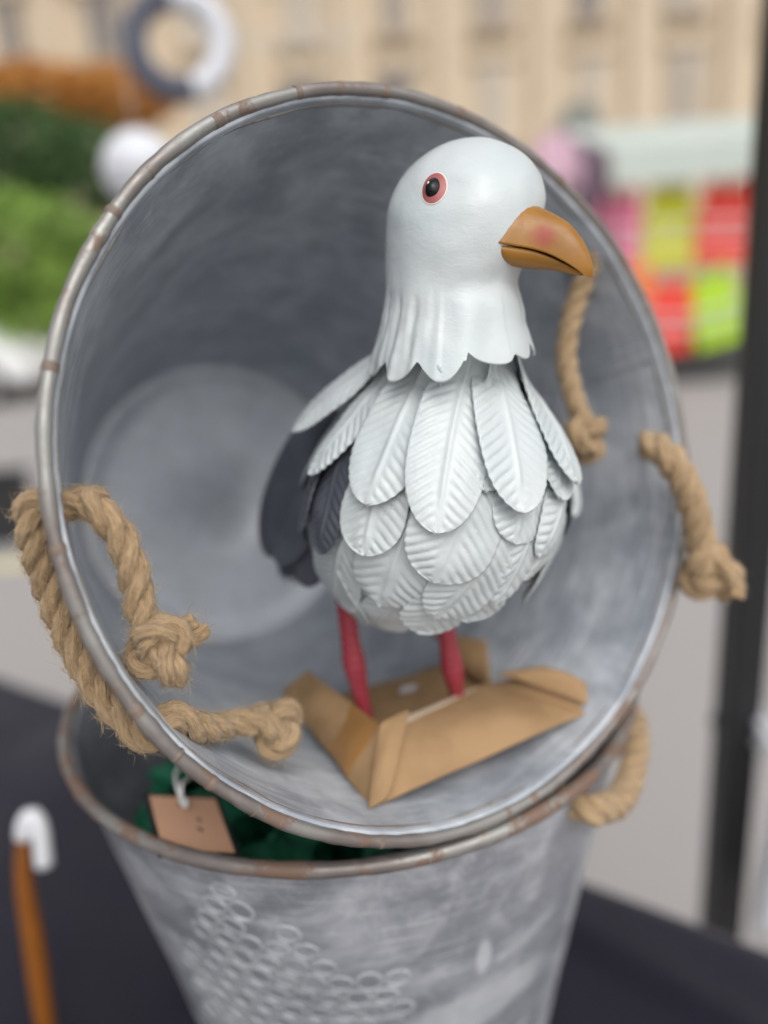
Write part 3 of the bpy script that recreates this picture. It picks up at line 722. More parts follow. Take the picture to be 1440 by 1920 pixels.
V = [hp + nn * .0012 + ((tb_ - ta).normalized() * math.cos(a) + (td - ta).normalized() * math.sin(a)) * .0022 for a in np.linspace(0, 6.28, 14)[:-1]]
mesh_obj('eyelet', V, [tuple(range(13))], M['tagb'], tg)
up3 = Vector((0, 0, 1))
k_ = hp + nn * .003
for pts_ in ([k_, k_ + (td - ta) * .06 + (tb_ - ta) * .04 + nn * .003, k_ + (td - ta) * .13 + (tb_ - ta) * .03, k_ + (td - ta) * .10 - (tb_ - ta) * .05 + nn * .003, k_],
             [k_, k_ - (tb_ - ta) * .05 - (td - ta) * .12 + nn * .004, W(330, 1450, .41), W(345, 1425, .425)], [k_, k_ + (tb_ - ta) * .02 - (td - ta) * .15 + nn * .006, W(358, 1455, .41), W(350, 1425, .425)]):
    tv, tf, _ = tube(catmull(pts_, .002), .0011, 6); mesh_obj('string', tv, tf, M['string'], tg)
for a_, b_ in (((.62, .42), (.66, .47)), ((.58, .60), (.64, .66))):
    pA = ta.lerp(tb_, a_[0]).lerp(td.lerp(tc, a_[0]), a_[1]); pB = ta.lerp(tb_, b_[0]).lerp(td.lerp(tc, b_[0]), b_[1]); sd_ = (pB - pA).cross(nn).normalized() * .0006
    mesh_obj('ink_mark', [pA - sd_ + nn * .0011, pA + sd_ + nn * .0011, pB + sd_ + nn * .0011, pB - sd_ + nn * .0011], [(0, 1, 2, 3)], M['tagb'], tg, smooth=False)

# ---- wooden stick with white loop, lower left
M['stick'] = plain('orange_varnished_wood', (.26, .085, .012), .4, scale=30, var=.3)
sb = to_plane(98, 1990, TZ + .012); sb.z = cloth_z(sb.x, sb.y)
bd = project(sb)[2]; sp = [sb, W(82, 1900, bd - .01), W(62, 1760, bd - .02), W(45, 1650, bd - .03), W(44, 1575, bd - .035), W(50, 1540, bd - .037)]
sk = thing('wooden_stick', sb, 'orange varnished wooden stick with a white hooked end on the cloth', 'stick')
tv, tf, _ = tube(catmull(sp, .006), lambda t_: .0060 + .0030 * math.sin(math.pi * min(1, t_ * 1.1)), 14); mesh_obj('shaft', tv, tf, M['stick'], sk)
tv, tf, _ = tube(catmull([W(44, 1570, bd - .035), W(48, 1540, bd - .037), W(62, 1530, bd - .038), W(76, 1560, bd - .038), W(84, 1630, bd - .036)], .004), .0072, 12)
M['whitepl'] = plain('white_plastic', (.78, .79, .82), .4); mesh_obj('white_hook', tv, tf, M['whitepl'], sk)

# ---- lifebuoy ring and white float, hanging at the left behind the bucket
M['navy'] = plain('navy_canvas', (.085, .09, .12), .7); M['wcanvas'] = plain('white_canvas', (.66, .67, .71), .7)
BD_ = 1.7
lb = W(335, 82, BD_); RB, rb_ = .098, .030
q = NT('lifebuoy_canvas'); g_ = q.n('ShaderNodeNewGeometry')
lbo = thing('lifebuoy', lb - Vector((0, 0, RB + rb_)), 'navy and white lifebuoy ring hanging above the orange tree', 'lifebuoy')
rx_ = (Vector((1, .35, 0))).normalized(); uz_ = Vector((.05, .15, 1)).normalized()
def arc(a0, a1, n, r1):
    V = []; ns = 16
    for i in range(n):
        a = a0 + (a1 - a0) * i / (n - 1); d_ = rx_ * math.cos(a) + uz_ * math.sin(a); ax = rx_.cross(uz_)
        for j in range(ns):
            b = 2 * math.pi * j / ns; V.append(lb + d_ * (RB + r1 * math.cos(b)) + ax * (r1 * math.sin(b)))
    return V, grid_faces(n, ns, True)
V, Fc = arc(R_(-75), R_(100), 40, rb_); mesh_obj('white_segment', V, Fc, M['wcanvas'], lbo)
V, Fc = arc(R_(100), R_(285), 40, rb_ * .985); mesh_obj('navy_segment', V, Fc, M['navy'], lbo)
tv, tf, _ = tube(catmull([lb + uz_ * (RB + rb_), lb + uz_ * (RB + .3), Vector((lb.x, lb.y, 2.6))], .03), .0015, 6); mesh_obj('hanging_cord', tv, tf, M['string'], lbo)
fc = W(262, 318, BD_ - .1)
flo = thing('float_ball', fc - Vector((0, 0, .075)), 'white round float hanging behind the tilted bucket rim', 'float')
V, Fc = lathe([(-.078 * math.cos(a), max(.0005, .078 * math.sin(a) * (1 + .03 * math.cos(a)))) for a in np.linspace(0, math.pi, 24)], fc, Z3, X3, Y3, 40); mesh_obj('ball', V, Fc, M['wcanvas'], flo)
V, Fc = ring(fc, Z3, X3, Y3, .0785, .004, 60, 8); mesh_obj('band', V, Fc, M['wcanvas'], flo)
tv, tf, _ = tube(catmull([fc + Vector((0, 0, .07)), fc + Vector((0, 0, .3)), Vector((fc.x, fc.y, 2.6))], .03), .0012, 6); mesh_obj('hanging_cord', tv, tf, M['string'], flo)
# ---- white bag on the post
bgp = W(1512, 1600, .98); bgo = thing('carrier_bag', bgp - Vector((0, 0, .12)), 'white carrier bag hanging behind the dark post', 'bag')
V = []; n = 40
for t_ in np.linspace(0, 1, 18):
    for j in range(n):
        a = 2 * math.pi * j / n; rr = .058 * (.55 + .5 * t_ ** .6) * (1 + .09 * math.sin(7 * a + t_ * 3) * (1 - t_ * .5)); V.append(bgp + Vector((rr * math.cos(a), rr * .55 * math.sin(a), .13 - .25 * t_)))
mesh_obj('sack', V, grid_faces(18, n, True) + [tuple(range(17 * n, 18 * n))], M['whitepl'], bgo)
for s_ in (-.02, .02):
    tv, tf, _ = tube(catmull([bgp + Vector((-.03, s_, .12)), bgp + Vector((-.05, s_, .15)), Vector((pa.x + .03, pa.y + .03, bgp.z + .17)), bgp + Vector((-.02, s_, .15)), bgp + Vector((.02, s_, .12))], .01), .004, 6); mesh_obj('handle', tv, tf, M['whitepl'], bgo)
# ================================================================== CARDBOARD TRAY
q = NT('brown_cardboard'); p = q.pos(); a = q.noise(p, 30, 4); co = q.noise(q.pos((1, .12, 1)), 520, 2)
q.set(col=q.mix(q.maprange(a, .35, .65), (.29, .180, .090), (.38, .240, .125)), rough=.8, spec=.25); q.bump(co, .2, .0004); M['card'] = q.m
q = NT('brown_parcel_tape'); q.set(col=(.32, .16, .05), rough=.18, coat=.4); M['tape'] = q.m
q = NT('clear_tape'); q.set(col=(.42, .33, .24), rough=.12, coat=.5); M['tape2'] = q.m
tN, tR, tR2, tL = W(697, 1516, .346), W(1100, 1336, .398), W(1096, 1292, .402), W(527, 1297, .448)
TN, TL, TR_, TRR = W(716, 1362, .372), W(578, 1257, .440), W(905, 1284, .420), W(1086, 1292, .408)
bkL, bkR = W(800, 1182, .468), W(925, 1240, .450)
tray = thing('cardboard_tray', (tN + tR + tL) / 3, 'folded brown cardboard piece with parcel tape under the gull', 'cardboard')
def panel(name, pts, mat, bulge=0, thick=.0022, n=14, parent=None, off=0):
    a_, b_, c_, d_ = pts; V = []; nr = (b_ - a_).cross(d_ - a_).normalized(); nr = nr if nr.dot(CAMP - a_) > 0 else -nr
    for i in range(n):
        for j in range(n):
            u, v = i / (n - 1), j / (n - 1)
            p_ = a_.lerp(b_, u).lerp(d_.lerp(c_, u), v)
            V.append(p_ + nr * (off + bulge * math.sin(math.pi * u) * math.sin(math.pi * v) + .0010 * noise.noise(p_ * 60) + .0026 * noise.noise(p_ * 26)))
    o = mesh_obj(name, V, grid_faces(n, n), mat, parent or tray); s_ = o.modifiers.new('s', 'SOLIDIFY'); s_.thickness = thick; s_.offset = 0
    bv_ = o.modifiers.new('b', 'BEVEL'); bv_.width = .0006; bv_.segments = 2; bv_.limit_method = 'ANGLE'
    return o
panel('flap', (tL, TL, TN, tN), M['card'], .003)
# front panel: curls over at its left into a rounded ridge
kn = W(745, 1352, .378)
panel('flap', (tN, TN.lerp(tN, .02), TR_, tR), M['card'], .004)
panel('flap', (TR_, W(1000, 1270, .428), tR2, tR.lerp(TR_, .05)), M['card'], .006)
panel('flap', (W(930, 1280, .412), W(1015, 1268, .420), tR2, tR.lerp(tR2, .1)), M['card'], .005, off=.006)
footL = W(690, 1366, .405); zf = footL.z; footR = to_plane(862, 1332, zf)
panel('flap', (tN + Vector((-.001, -.003, .001)), TN + Vector((0, -.003, .002)), W(768, 1338, .376), W(728, 1500, .345)), M['card'], .003, .003, off=.003)
flA, flB, flC, flD = [to_plane(*x, zf - .0035) for x in ((585, 1318), (700, 1425), (925, 1330), (870, 1240))]
panel('floor_panel', (flA, flB, flC, flD), M['card'])
panel('flap', (W(795, 1178, .455), W(912, 1203, .447), flC + Vector((0, .004, .004)), flD), M['card'], .004)
# tape over the near corner ridge and along the front flap
t1, t2, t3, t4 = tL.lerp(tN, .56).lerp(TL.lerp(TN, .56), .04), tL.lerp(tN, .80).lerp(TL.lerp(TN, .80), .04), TL.lerp(TN, .995), TL.lerp(TN, .66)
panel('tape_strip', (t1, t4, t3, t2), M['tape'], .003, .0003, off=.0021)
e1_, e2_ = TN.lerp(TR_, .06), TN.lerp(TR_, .92); dn_ = (tN - TN) * .12
panel('tape_strip', (e1_, e2_, e2_ + dn_, e1_ + dn_), M['tape2'], .0012, .0003, off=.0024)
lb1 = to_plane(748, 1300, zf)
panel('label_scrap', (lb1, lb1 + Vector((.009, .002, 0)), lb1 + Vector((.011, .009, 0)), lb1 + Vector((.002, .008, 0))), M['wcanvas'], 0, .0004, 4)

# ================================================================== GULL
BD = .875
SCL = BD / .925
def B(px, py, d): return W(px, py, d * BD)
gull = thing('gull_figure', B(765, 1305, .46), 'painted metal seagull figure with layered white feathers and orange beak', 'bird figure')
# ---- body core (hidden under the feathers)
bc_ = B(818, 925, .425); ax3 = np.array([.064, .062, .072]) * BD / .925 * .97
SH = .10
YAW = R_(22); bf = Vector((math.sin(YAW), -math.cos(YAW), 0)); bs = Vector((math.cos(YAW), math.sin(YAW), 0))
ax_s, ax_f, ax_z = .0615 * SCL, .066 * SCL, .0725 * SCL
def tap(z): x_ = min(1, max(0, (z + .15) / 1.15)); return 1.04 - .36 * x_ ** 1.25
def b2l(p_): d_ = p_ - bc_; d_ = d_ - Vector((SH * d_.z, 0, 0)); k_ = tap(d_.z / ax_z); return Vector((d_.dot(bs) / ax_s / k_, d_.dot(bf) / ax_f / k_, d_.z / ax_z))
def l2b(q_): k_ = tap(q_.z); d_ = bs * (q_.x * ax_s * k_) + bf * (q_.y * ax_f * k_) + Vector((0, 0, q_.z * ax_z)); return bc_ + d_ + Vector((SH * d_.z, 0, 0))
def bproj(p_, off=0):
    q_ = b2l(p_); s_ = l2b(q_.normalized()); n_ = (s_ - bc_).normalized(); return s_ + n_ * off
def bhit(px, py, off=0):
    d_ = raydir(px, py); lim = 1 + off / (.0665 * SCL); best = None
    for i in range(500):
        p_ = CAMP + d_ * (.24 + i * .0005); r_ = b2l(p_).length
        if best is None or r_ < best[0]: best = (r_, p_)
        if r_ < lim: break
    return bproj(best[1])
V = []; nu, nv = 40, 56
for i in range(nu):
    t_ = math.pi * i / (nu - 1)
    for j in range(nv):
        a_ = 2 * math.pi * j / nv; V.append(l2b(Vector((math.sin(t_) * math.cos(a_), math.sin(t_) * math.sin(a_), math.cos(t_))) * .96))
mesh_obj('body', V, grid_faces(nu, nv, True), M['white'], gull)
# ---- feathers
def feather(name, ctrl, width, mat, normal, nu=130, nv=41, barb=.0046, amp=.00058, cup=.35, seed=0, rootw=.45, maxu=.62, tipp=.55, sharp=1.0):
    """ctrl: function u -> point on the centre line; normal: function p -> outward normal"""
    rs = random.Random(seed); C_ = [ctrl(i / (nu - 1)) for i in range(nu)]
    L = sum((b_ - a_).length for a_, b_ in zip(C_, C_[1:])); V = []; s_ = 0
    amp *= rs.uniform(.7, 1.1); barb *= rs.uniform(.92, 1.22); ph = rs.uniform(0, 6); slo = rs.uniform(.7, 1.0); wav = rs.uniform(-.002, .002)
    for i in range(nu):
        u = i / (nu - 1)
        if i: s_ += (C_[i] - C_[i - 1]).length
        tg_ = (C_[min(i + 1, nu - 1)] - C_[max(i - 1, 0)]).normalized(); n_ = normal(C_[i]); n_ = (n_ - tg_ * n_.dot(tg_)).normalized(); sd_ = tg_.cross(n_)
        if u < maxu:
            x_ = u / maxu; wd = width * (rootw + (1 - rootw) * (math.sin(x_ * math.pi / 2) ** .9))
        else:
            x_ = (u - maxu) / (1 - maxu); wd = width * max(.0, 1 - x_ ** 2.3) ** tipp
        wd = max(wd, width * .012)
        for j in range(nv):
            v = 2 * j / (nv - 1) - 1; av = abs(v)
            x = v * wd
            ph_ = 2 * math.pi * (s_ - av * wd * slo) / barb + ph + .8 * noise.noise(Vector((u * 5, v * 2, seed * 1.3)))
            en = min(1, max(0, (av - .14) / .16)) * min(1, max(0, (u - .12) / .18)) * (1 - .5 * max(0, av - .85) / .15) * min(1, (1 - u) / .06)
            en *= .50 + .75 * max(0, min(1, .6 + 1.1 * noise.noise(Vector((u * 2.2, v * 1.6 + 4, seed * 2.1)))))
            hh = amp * en * (abs(math.sin(ph_ / 2)) ** .7 * 2 - 1.2)
            hh += .00085 * math.exp(-(x / .0011) ** 2) * min(1, max(0, (.90 - u) / .08)) * min(1, u / .1)
            hh -= cup * x * x / .05
            hh += wav * v * v * u + .0011 * noise.noise(Vector((u * 4 + seed, v * 1.5, seed * .7)))
            xe = x * (1 + .022 * en * math.sin(ph_) * (av > .93))
            V.append(C_[i] + sd_ * xe + n_ * hh)
    o = mesh_obj(name, V, grid_faces(nu, nv), mat, gull)
    s2 = o.modifiers.new('s', 'SOLIDIFY'); s2.thickness = .0007; s2.offset = -1
    return o
DH = .378
def hrow(y):
    d_ = (DH + (max(0, (y - 300) / 400) ** 2) * .013) * BD
    if y <= 400:
        mx = 880 + (872 - 880) * (y - 260) / 140; hw = 147 * math.sqrt(max(0, 1 - ((400 - y) / 140.0) ** 2))
    else:
        ys = [400, 430, 470, 500, 540, 580, 620, 650, 680, 705, 730]; mx = np.interp(y, ys, [872, 866, 857, 850, 847, 847.5, 846, 846.5, 846, 845.5, 845]); hw = np.interp(y, ys, [147, 142.5, 134, 128.5, 125, 128, 138, 146.5, 155, 163, 171])
    return mx, hw, d_
_ys = np.arange(300, 760); _r = [hrow(y) for y in _ys]; _k = np.exp(-(np.arange(-50, 51) / 20.0) ** 2); _k /= _k.sum()
_mx = np.convolve(np.pad([a_[0] for a_ in _r], 50, mode='edge'), _k, 'valid'); _hw = np.convolve(np.pad([a_[1] for a_ in _r], 50, mode='reflect', reflect_type='odd'), _k, 'valid')
def hrow2(y):
    mx, hw, d_ = hrow(y); f_ = min(1, max(0, (y - 335) / 40)); f_ = f_ * f_ * (3 - 2 * f_)
    return mx + (np.interp(y, _ys, _mx) - mx) * f_, hw + (np.interp(y, _ys, _hw) - hw) * f_, d_
NA = 220
thetas = np.linspace(-math.pi, math.pi, NA, endpoint=False)
valley = [(-178, 662), (-140, 664), (-100, 664), (-58, 664), (-29, 666), (5, 654), (40, 664), (66, 646), (100, 655), (140, 660), (182, 662)]
lobey = [690, 692, 690, 699, 703, 682, 678, 676, 688, 690]; skew = [.5, .5, .5, .42, .50, .72, .55, .5, .5, .5]
def edge_y(th_):
    dg = math.degrees(th_)
    for (a0, y0), (a1, y1), yl, sk_ in zip(valley, valley[1:], lobey, skew):
        if a0 <= dg < a1:
            x_ = (dg - a0) / (a1 - a0)
            x2 = .5 * x_ / sk_ if x_ < sk_ else .5 + .5 * (x_ - sk_) / (1 - sk_)
            b_ = y0 + (y1 - y0) * x_; return b_ + (yl - b_) * (math.sin(math.pi * x2) ** (.95 if dg < 3 else .60))
    return 665
rows = [400 - 140 * math.cos(t_) for t_ in np.linspace(.03, math.pi / 2, 34)] + list(np.linspace(405, 610, 44))
tails = np.linspace(0, 1, 26)[1:]
beakaz = R_(52)
def hpoint(y, th_):
    mx, hw, d_ = hrow2(y); c_ = W(mx, y, d_); r_ = hw * d_ / F
    # flutes on the neck
    fl = 0
    dg = math.degrees(th_)
    k_ = min(1, max(0, (y - 530) / 50))
    if dg < -14 or dg > 62: 
        e_ = min(1, (-14 - dg) / 14) if dg < 0 else min(1, (dg - 62) / 12)
        e_ *= .35 + 1.1 * max(0, .5 + .9 * noise.noise(Vector((dg / 9.0, y / 26.0, 2))))
        fl += .00058 * k_ * e_ * (math.sin(R_(dg) * 21 + .9 * math.sin(y * .02)) + .4 * math.sin(R_(dg) * 43 + 1))
    if -14 <= dg <= 36: fl += .0005 * k_ * math.sin(R_(dg) * 11 + .7)
    # bib seam on the right of the throat
    s_ = (dg - 38) / 3.0; fl += .0012 * min(1, max(0, (y - 505) / 30)) * (1 / (1 + math.exp(-s_)) ) * math.exp(-max(0, dg - 38) / 14)
    # cheeks and chin
    ang = math.exp(-((dg - 42) / 46) ** 2)
    fl += .0022 * ang * math.exp(-((y - 462) / 42) ** 2) - .0022 * ang * math.exp(-((y - 535) / 24) ** 2)
    fl += .0012 * math.exp(-((dg + 18) / 22) ** 2) * math.exp(-((y - 330) / 26) ** 2)      # brow
    fl -= .0012 * math.exp(-((dg + 22) / 16) ** 2) * math.exp(-((y - 365) / 28) ** 2)
    fl += .0009 * noise.noise(Vector((math.sin(th_) * 2.2, math.cos(th_) * 2.2, y / 60)))
    return c_ + Vector((math.sin(th_), -math.cos(th_), 0)) * (r_ + fl)
cnt = [0]
def bodyfeather(root, tip, wpx, lay, mat='white', bend=0, lift=.0022, name='feather', **kw):
    of_ = lay * .0019 + .0009
    r_ = bhit(*root, of_) if not isinstance(root, Vector) else bproj(root); t_ = bhit(*tip, of_ + lift) if not isinstance(tip, Vector) else bproj(tip)
    sd_ = (t_ - r_).cross(r_ - bc_).normalized(); L_ = (t_ - r_).length
    r0_ = kw.pop('neck', None)
    if r0_ is not None:
        th0 = math.asin(max(-1, min(1, (r0_ - 846) / 146))); q0 = hpoint(636, th0); c0_ = W(846, 636, hrow2(636)[2]); r0_ = c0_ + (q0 - c0_) * .95
    def ctrl(u):
        if r0_ is not None:
            if u < .26:
                k0, k1 = ctrl(.2601), ctrl(.30); m_ = k0 - (k1 - k0).normalized() * ((k0 - r0_).length * .28); x_ = u / .26
                return r0_ * (1 - x_) ** 2 + m_ * (2 * x_ * (1 - x_)) + k0 * x_ * x_
            u = (u - .26) / .74
        p_ = r_.lerp(t_, u) + sd_ * (bend * L_ * 4 * u * (1 - u)); return bproj(p_, of_ + lift * u * u)
    wd = wpx / 2 * .385 * BD / F if wpx > 1 else wpx / 2
    cnt[0] += 1
    zk = .30 if r0_ is not None else 1
    def nrm(p_):
        d_ = p_ - bc_; k_ = min(1, max(0, (d_.z / ax_z - .25) / .5)) if zk < 1 else 0
        return Vector((d_.x - SH * d_.z * k_, d_.y, d_.z * (1 - k_ * (1 - zk)))).normalized()
    return feather(name, ctrl, wd, M[mat], nrm, seed=cnt[0], **kw)
# lowest rows first
bodyfeather((770, 1090), (700, 1176), 110, .2); bodyfeather((860, 1100), (780, 1182), 120, .3); bodyfeather((930, 1080), (880, 1165), 110, .2); bodyfeather((690, 1080), (630, 1150), 100, .1)
# third row
bodyfeather((675, 960), (630, 1134), 138, 1.0, cup=.2); bodyfeather((775, 960), (714, 1138), 150, 1.3, cup=.25); bodyfeather((955, 930), (816, 1160), 132, .9, cup=.25); bodyfeather((1000, 935), (928, 1138), 80, 1.1); bodyfeather((1050, 920), (985, 1090), 80, .8)
# second row
bodyfeather((738, 830), (684, 1040), 134, 2.3); bodyfeather((905, 850), (812, 1092), 164, 2.2); bodyfeather((1030, 800), (1012, 1048), 96, 2.0); bodyfeather((985, 860), (965, 1020), 120, 1.4)
# upper row, under the collar
bodyfeather((900, 710), (908, 920), 120, 2.6); bodyfeather((1005, 730), (1045, 935), 120, 2.5)
bodyfeather((868, 715), (820, 1000), 142, 3.9, bend=.02, neck=868, lift=.004, rootw=.40, maxu=.66)
bodyfeather((930, 715), (976, 960), 144, 3.5, neck=918, lift=.004, rootw=.46, maxu=.62)
bodyfeather((782, 725), (690, 945), 142, 3.5, neck=800, lift=.004, rootw=.48, maxu=.62)
bodyfeather((985, 722), (1078, 906), 138, 4.0, neck=955, lift=.006, rootw=.5)
bodyfeather((715, 725), (590, 890), 106, 3.4, neck=748, lift=.007, rootw=.5)
# far-left feather standing away from the body, seen on edge
def free(root, mid, tip): 
    def f_(u): return root * (1 - u) ** 2 + mid * (2 * u * (1 - u)) + tip * u * u
    return f_
nl_ = lambda p_: Vector((-.42, -.30, .86)).normalized()
feather('feather', free(B(735, 655, .40), B(650, 715, .405), B(548, 806, .415)), .0135, M['white'], nl_, seed=60, cup=.1)
feather('feather', free(B(1035, 800, .43), B(1080, 880, .435), B(1080, 968, .435)), .010, M['white'], lambda p_: Vector((.75, -.6, .2)), seed=61)
# rows round the back of the figure
def az(deg, el):       # point on the body from azimuth (0 = towards camera, + right) and elevation
    a_ = R_(deg); e_ = R_(el); return bc_ + Vector((math.sin(a_) * math.cos(e_), -math.cos(a_) * math.cos(e_), math.sin(e_)))
for a_ in range(100, 251, 30):
    bodyfeather(az(a_, 66), az(a_, 2), .036, 3.4 + .3 * (a_ // 30 % 2), lift=.005, nu=48, nv=17)
for a_ in range(85, 281, 28): bodyfeather(az(a_, 30), az(a_, -22), .038, 2.0 + .3 * (a_ // 28 % 2), 'grey', nu=48, nv=17)
for a_ in range(70, 300, 28): bodyfeather(az(a_, -8), az(a_, -52), .038, 1.0 + .3 * (a_ // 28 % 2), 'white', nu=48, nv=17)
# dark folded wing on the bird's right side
wn = lambda p_: Vector((-.62, -.62, .25)).normalized()
bodyfeather((672, 800), (604, 1036), 112, 2.6, 'grey', lift=.003, name='wing_feather')
bodyfeather((640, 770), (560, 1000), 110, 3.0, 'grey', lift=.006, name='wing_feather')
for (r_, md, t_, wd, sdn) in (((645, 780, .432), (565, 870, .436), (520, 1055, .462), .0225, 71), ((655, 790, .43), (595, 915, .43), (568, 1098, .455), .0215, 72), ((632, 770, .445), (545, 865, .455), (500, 1042, .480), .0215, 73), ((625, 790, .46), (560, 930, .47), (532, 1082, .48), .022, 74)):
    feather('wing_feather', free(B(*r_), B(*md), B(*t_)), wd * SCL, M['grey'], wn, seed=sdn, cup=.2)
# wing on the far side
for (r_, md, t_, wd, sdn) in (((1020, 740, .445), (1070, 850, .455), (1066, 985, .465), .014, 75), ((1010, 730, .46), (1050, 860, .475), (1050, 1000, .49), .016, 76)):
    feather('wing_feather', free(B(*r_), B(*md), B(*t_)), wd * SCL, M['grey'], lambda p_: Vector((.80, -.45, .2)).normalized(), seed=sdn, cup=.2)
# tail
for i, (tx, ty, td_) in enumerate(((528, 1050, .53), (538, 1066, .53), (552, 1080, .53))):
    feather('tail_feather', free(B(590, 1000, .47), B(520, 1040, .50), B(tx, ty, td_)), .013, M['brown'], lambda p_: Vector((-.3, -.75, .55)).normalized(), seed=80 + i, cup=.1)

# ---- head, neck and scalloped collar: one continuous sheet
V = []
for y in rows:
    for th_ in thetas: V.append(hpoint(y, th_))
for k_ in tails:
    for th_ in thetas: V.append(hpoint(610 + (edge_y(th_) - 9 * math.cos(th_) - 610) * k_, th_))
nr_ = len(rows) + len(tails)
Fc = [f_[::-1] for f_ in grid_faces(nr_, NA, True)] + [tuple(range(NA - 1, -1, -1))]
head = mesh_obj('head_and_neck', V, Fc, M['headwhite'], gull); s_ = head.modifiers.new('s', 'SOLIDIFY'); s_.thickness = .0009; s_.offset = -1
hb = BVHTree.FromPolygons([tuple(v) for v in V], Fc)
# neck core inside the collar, its dark colour painting in the shade of the gaps
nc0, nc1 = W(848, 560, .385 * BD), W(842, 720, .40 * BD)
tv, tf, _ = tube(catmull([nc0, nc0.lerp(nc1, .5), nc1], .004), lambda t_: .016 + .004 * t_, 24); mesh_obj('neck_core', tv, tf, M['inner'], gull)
# paint drips at the collar edge
for (px, py, r_) in ((824, 690, .0013), (827, 695, .0010)):
    c_ = W(px, py, .355 * BD); h_ = hb.ray_cast(CAMP, raydir(px, py - 6).normalized()); 
    if h_[0]: c_ = h_[0] - Vector((0, 0, .0015))
    bm = bmesh.new(); bmesh.ops.create_icosphere(bm, subdivisions=2, radius=r_); bmesh.ops.scale(bm, vec=(1, 1, 1.5), verts=bm.verts); bmesh.ops.translate(bm, vec=c_, verts=bm.verts)
    bm_obj('paint_drip', bm, M['headwhite'], gull, True)

# ---- eyes
hc = W(872, 400, DH * BD)
def eye(p_, n_, parent):
    upv = (Vector((0, 0, 1)) - n_ * n_.z).normalized(); sv_ = upv.cross(n_).normalized(); tl = R_(-14)
    u_ = upv * math.cos(tl) + sv_ * math.sin(tl); s_ = n_.cross(u_) * -1
    def disc(ru, rs, hgt, off, name, mat, par, dy=0, dx=0):
        ru *= SCL; rs *= SCL
        V = []; n, k = 40, 9
        for i in range(k + 1):
            f_ = i / k
            for j in range(n):
                a_ = 2 * math.pi * j / n; g0_ = p_ + u_ * (math.sin(a_) * ru * f_ + dy) + s_ * (math.cos(a_) * rs * f_ + dx); hh_ = hb.ray_cast(g0_ + n_ * .015, -n_); V.append((hh_[0] if hh_[0] else g0_) + n_ * (off + hgt * (1 - f_ ** 2)))
        return mesh_obj(name, V, grid_faces(k + 1, n, True), mat, par)
    e_ = disc(.0072, .0056, .0010, .0004, 'eye_ring', M['pink'], parent)
    disc(.0077, .0061, .0002, .00025, 'eye_outline', M['eyeline'], e_)
    disc(.0046, .0036, .0024, .0010, 'pupil', M['black'], e_, dy=.0002, dx=-.0004)
    disc(.0007, .0005, .0002, .0031, 'eye_glint', M['eyeline'], e_, dy=.0016, dx=-.0010)
h_ = hb.ray_cast(CAMP, raydir(814, 353).normalized())
n_ = ((h_[0] - hc).normalized() + Vector((0, 0, .02))).normalized(); eye(h_[0], n_, gull)
# the other eye, mirrored across the beak plane
bdir = Vector((math.sin(beakaz), -math.cos(beakaz), 0)); lat = Vector((math.cos(beakaz), math.sin(beakaz), 0))
o_ = h_[0] - hc; o2 = o_ - lat * (2 * o_.dot(lat)); h2_ = hb.ray_cast(hc, o2.normalized())
if h2_[0]: eye(h2_[0], o2.normalized(), gull)

# ---- beak
def sag(px, py):
    d_ = raydir(px, py); t_ = (hc - CAMP).dot(lat) / d_.dot(lat); return CAMP + d_ * t_
def loft(secs, name, mat, upper):
    V = []; n = 30
    # resample the sections smoothly
    T_ = catmull([sag(*s[0]) for s in secs], .0012); m_ = len(T_)
    ts = np.linspace(0, len(secs) - 1, 42); idx = np.arange(len(secs))
    tx = np.interp(ts, idx, [s[0][0] for s in secs]); ty = np.interp(ts, idx, [s[0][1] for s in secs]); bx = np.interp(ts, idx, [s[1][0] for s in secs]); by = np.interp(ts, idx, [s[1][1] for s in secs]); ww = np.interp(ts, idx, [s[2] * SCL for s in secs])
    for arr in (tx, ty, bx, by, ww):
        for _ in range(4): arr[1:-1] = .25 * arr[:-2] + .5 * arr[1:-1] + .25 * arr[2:]
    for i in range(42):
        P_, Q_ = sag(tx[i], ty[i]), sag(bx[i], by[i])
        for j in range(n):
            a_ = 2 * math.pi * j / n; c_, s_ = math.cos(a_), math.sin(a_)
            if upper: z_ = (1 - abs(c_) ** 2.3) if s_ > 0 else -.06 * (-s_)
            else: z_ = 1 - (abs(s_) ** .85) if s_ < 0 else 1.0 - .02 * s_
            if not upper: z_ = 1 - abs(s_) ** .85 if s_ < 0 else 1
            V.append(Q_ + (P_ - Q_) * z_ + lat * (ww[i] * (abs(c_) ** .9) * (1 if c_ > 0 else -1)))
    return mesh_obj(name, V, grid_faces(42, n, True) + [tuple(range(n)), tuple(range(42 * n - 1, 41 * n - 1, -1))], mat, gull)
spot = sag(1040, 440) - lat * .0105
q = NT('ochre_beak_paint'); p = q.pos(); g_ = q.n('ShaderNodeNewGeometry'); ds = q.n('ShaderNodeVectorMath'); ds.operation = 'DISTANCE'; ds.inputs[1].default_value = spot; q.l(g_.outputs['Position'], ds.inputs[0])
a = q.noise(p, 70, 4); b = q.noise(p, 380, 3)
c = q.mix(q.maprange(a, .3, .7), (.275, .112, .007), (.33, .145, .012)); c = q.mix(q.maprange(ds.outputs['Value'], .001, .0078, .95, 0), c, (.30, .030, .004))
q.set(col=c, rough=q.maprange(b, .3, .7, .34, .46), coat=.08, coatr=.15); q.bump(a, .2, .001); q.bump(b, .08, .0004); M['beak'] = q.m
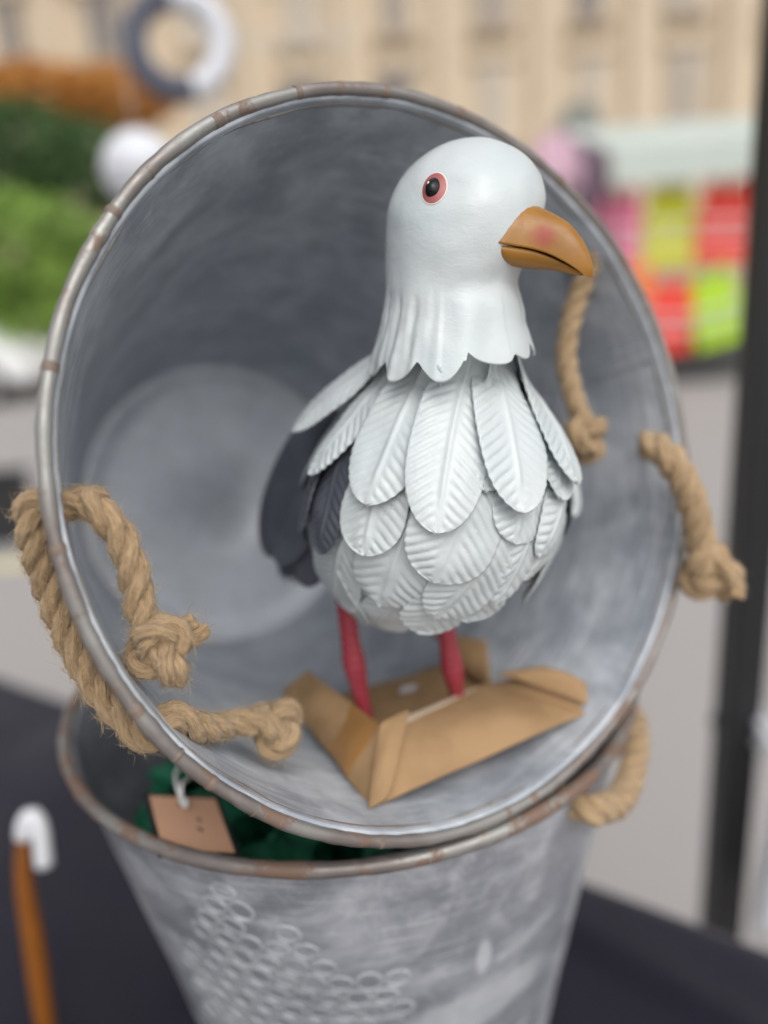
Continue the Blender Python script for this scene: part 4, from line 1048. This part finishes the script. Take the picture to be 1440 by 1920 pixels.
loft([((962, 372), (940, 452), .0222), ((997, 383), (980, 454), .0232), ((1018, 392), (1002, 460), .0172), ((1040, 402), (1024, 465), .0134), ((1068, 419), (1050, 475), .0102), ((1091, 447), (1079, 493), .0076), ((1105, 478), (1095, 508), .0048), ((1112, 505), (1105, 519), .0024), ((1111, 518), (1109, 520), .0006)], 'upper_beak', M['beak'], True)
loft([((940, 456), (945, 494), .0215), ((978, 459), (980, 502), .0220), ((1002, 464), (1003, 505), .0160), ((1024, 470), (1024, 506), .0120), ((1050, 482), (1050, 509), .0085), ((1078, 499), (1076, 515), .0055), ((1092, 510), (1090, 517), .0020)], 'lower_beak', M['beak'], False)

# ---- legs and webbed feet
for pts, kn_ in (((( 648, 1120, .438), (656, 1195, .445), (664, 1245, .450), (676, 1300, .456), footL), .5), (((828, 1120, .445), (838, 1190, .450), (846, 1240, .455), (852, 1275, .459), footR), .55)):
    pl = [x if isinstance(x, Vector) else B(*x) for x in pts]; pth = catmull(pl, .0012)
    tv, tf, _ = tube(pth, lambda t_: .0052 + .0015 * math.exp(-((t_ - kn_) / .13) ** 2) - .0012 * t_ + .00025 * math.sin(t_ * 90), 20); lg = mesh_obj('leg', tv, tf, M['red'], gull)
    ft = pl[-1]; V = [ft + Vector((0, 0, .004))]; fdir = (bf + Vector((.15, 0, 0))).normalized(); fsd = Vector((-fdir.y, fdir.x, 0)); n = 25
    for ring_ in (.35, .7, 1.0):
        for i in range(n):
            a_ = (i / (n - 1) - .5) * 1.5; toe = .030 * (1 - .16 * (1 - abs(math.cos(a_ * 4.19)))) * ring_
            V.append(ft + fdir * toe * math.cos(a_) + fsd * toe * math.sin(a_) + Vector((0, 0, .0035 * (1 - ring_) + .0012 * abs(math.cos(a_ * 4.19)))))
    Fc = [(0, 1 + i, 2 + i) for i in range(n - 1)] + [(1 + r * n + i, 1 + (r + 1) * n + i, 2 + (r + 1) * n + i, 2 + r * n + i) for r in range(2) for i in range(n - 1)]
    fo = mesh_obj('webbed_foot', V, Fc, M['red'], lg); s_ = fo.modifiers.new('s', 'SOLIDIFY'); s_.thickness = .002
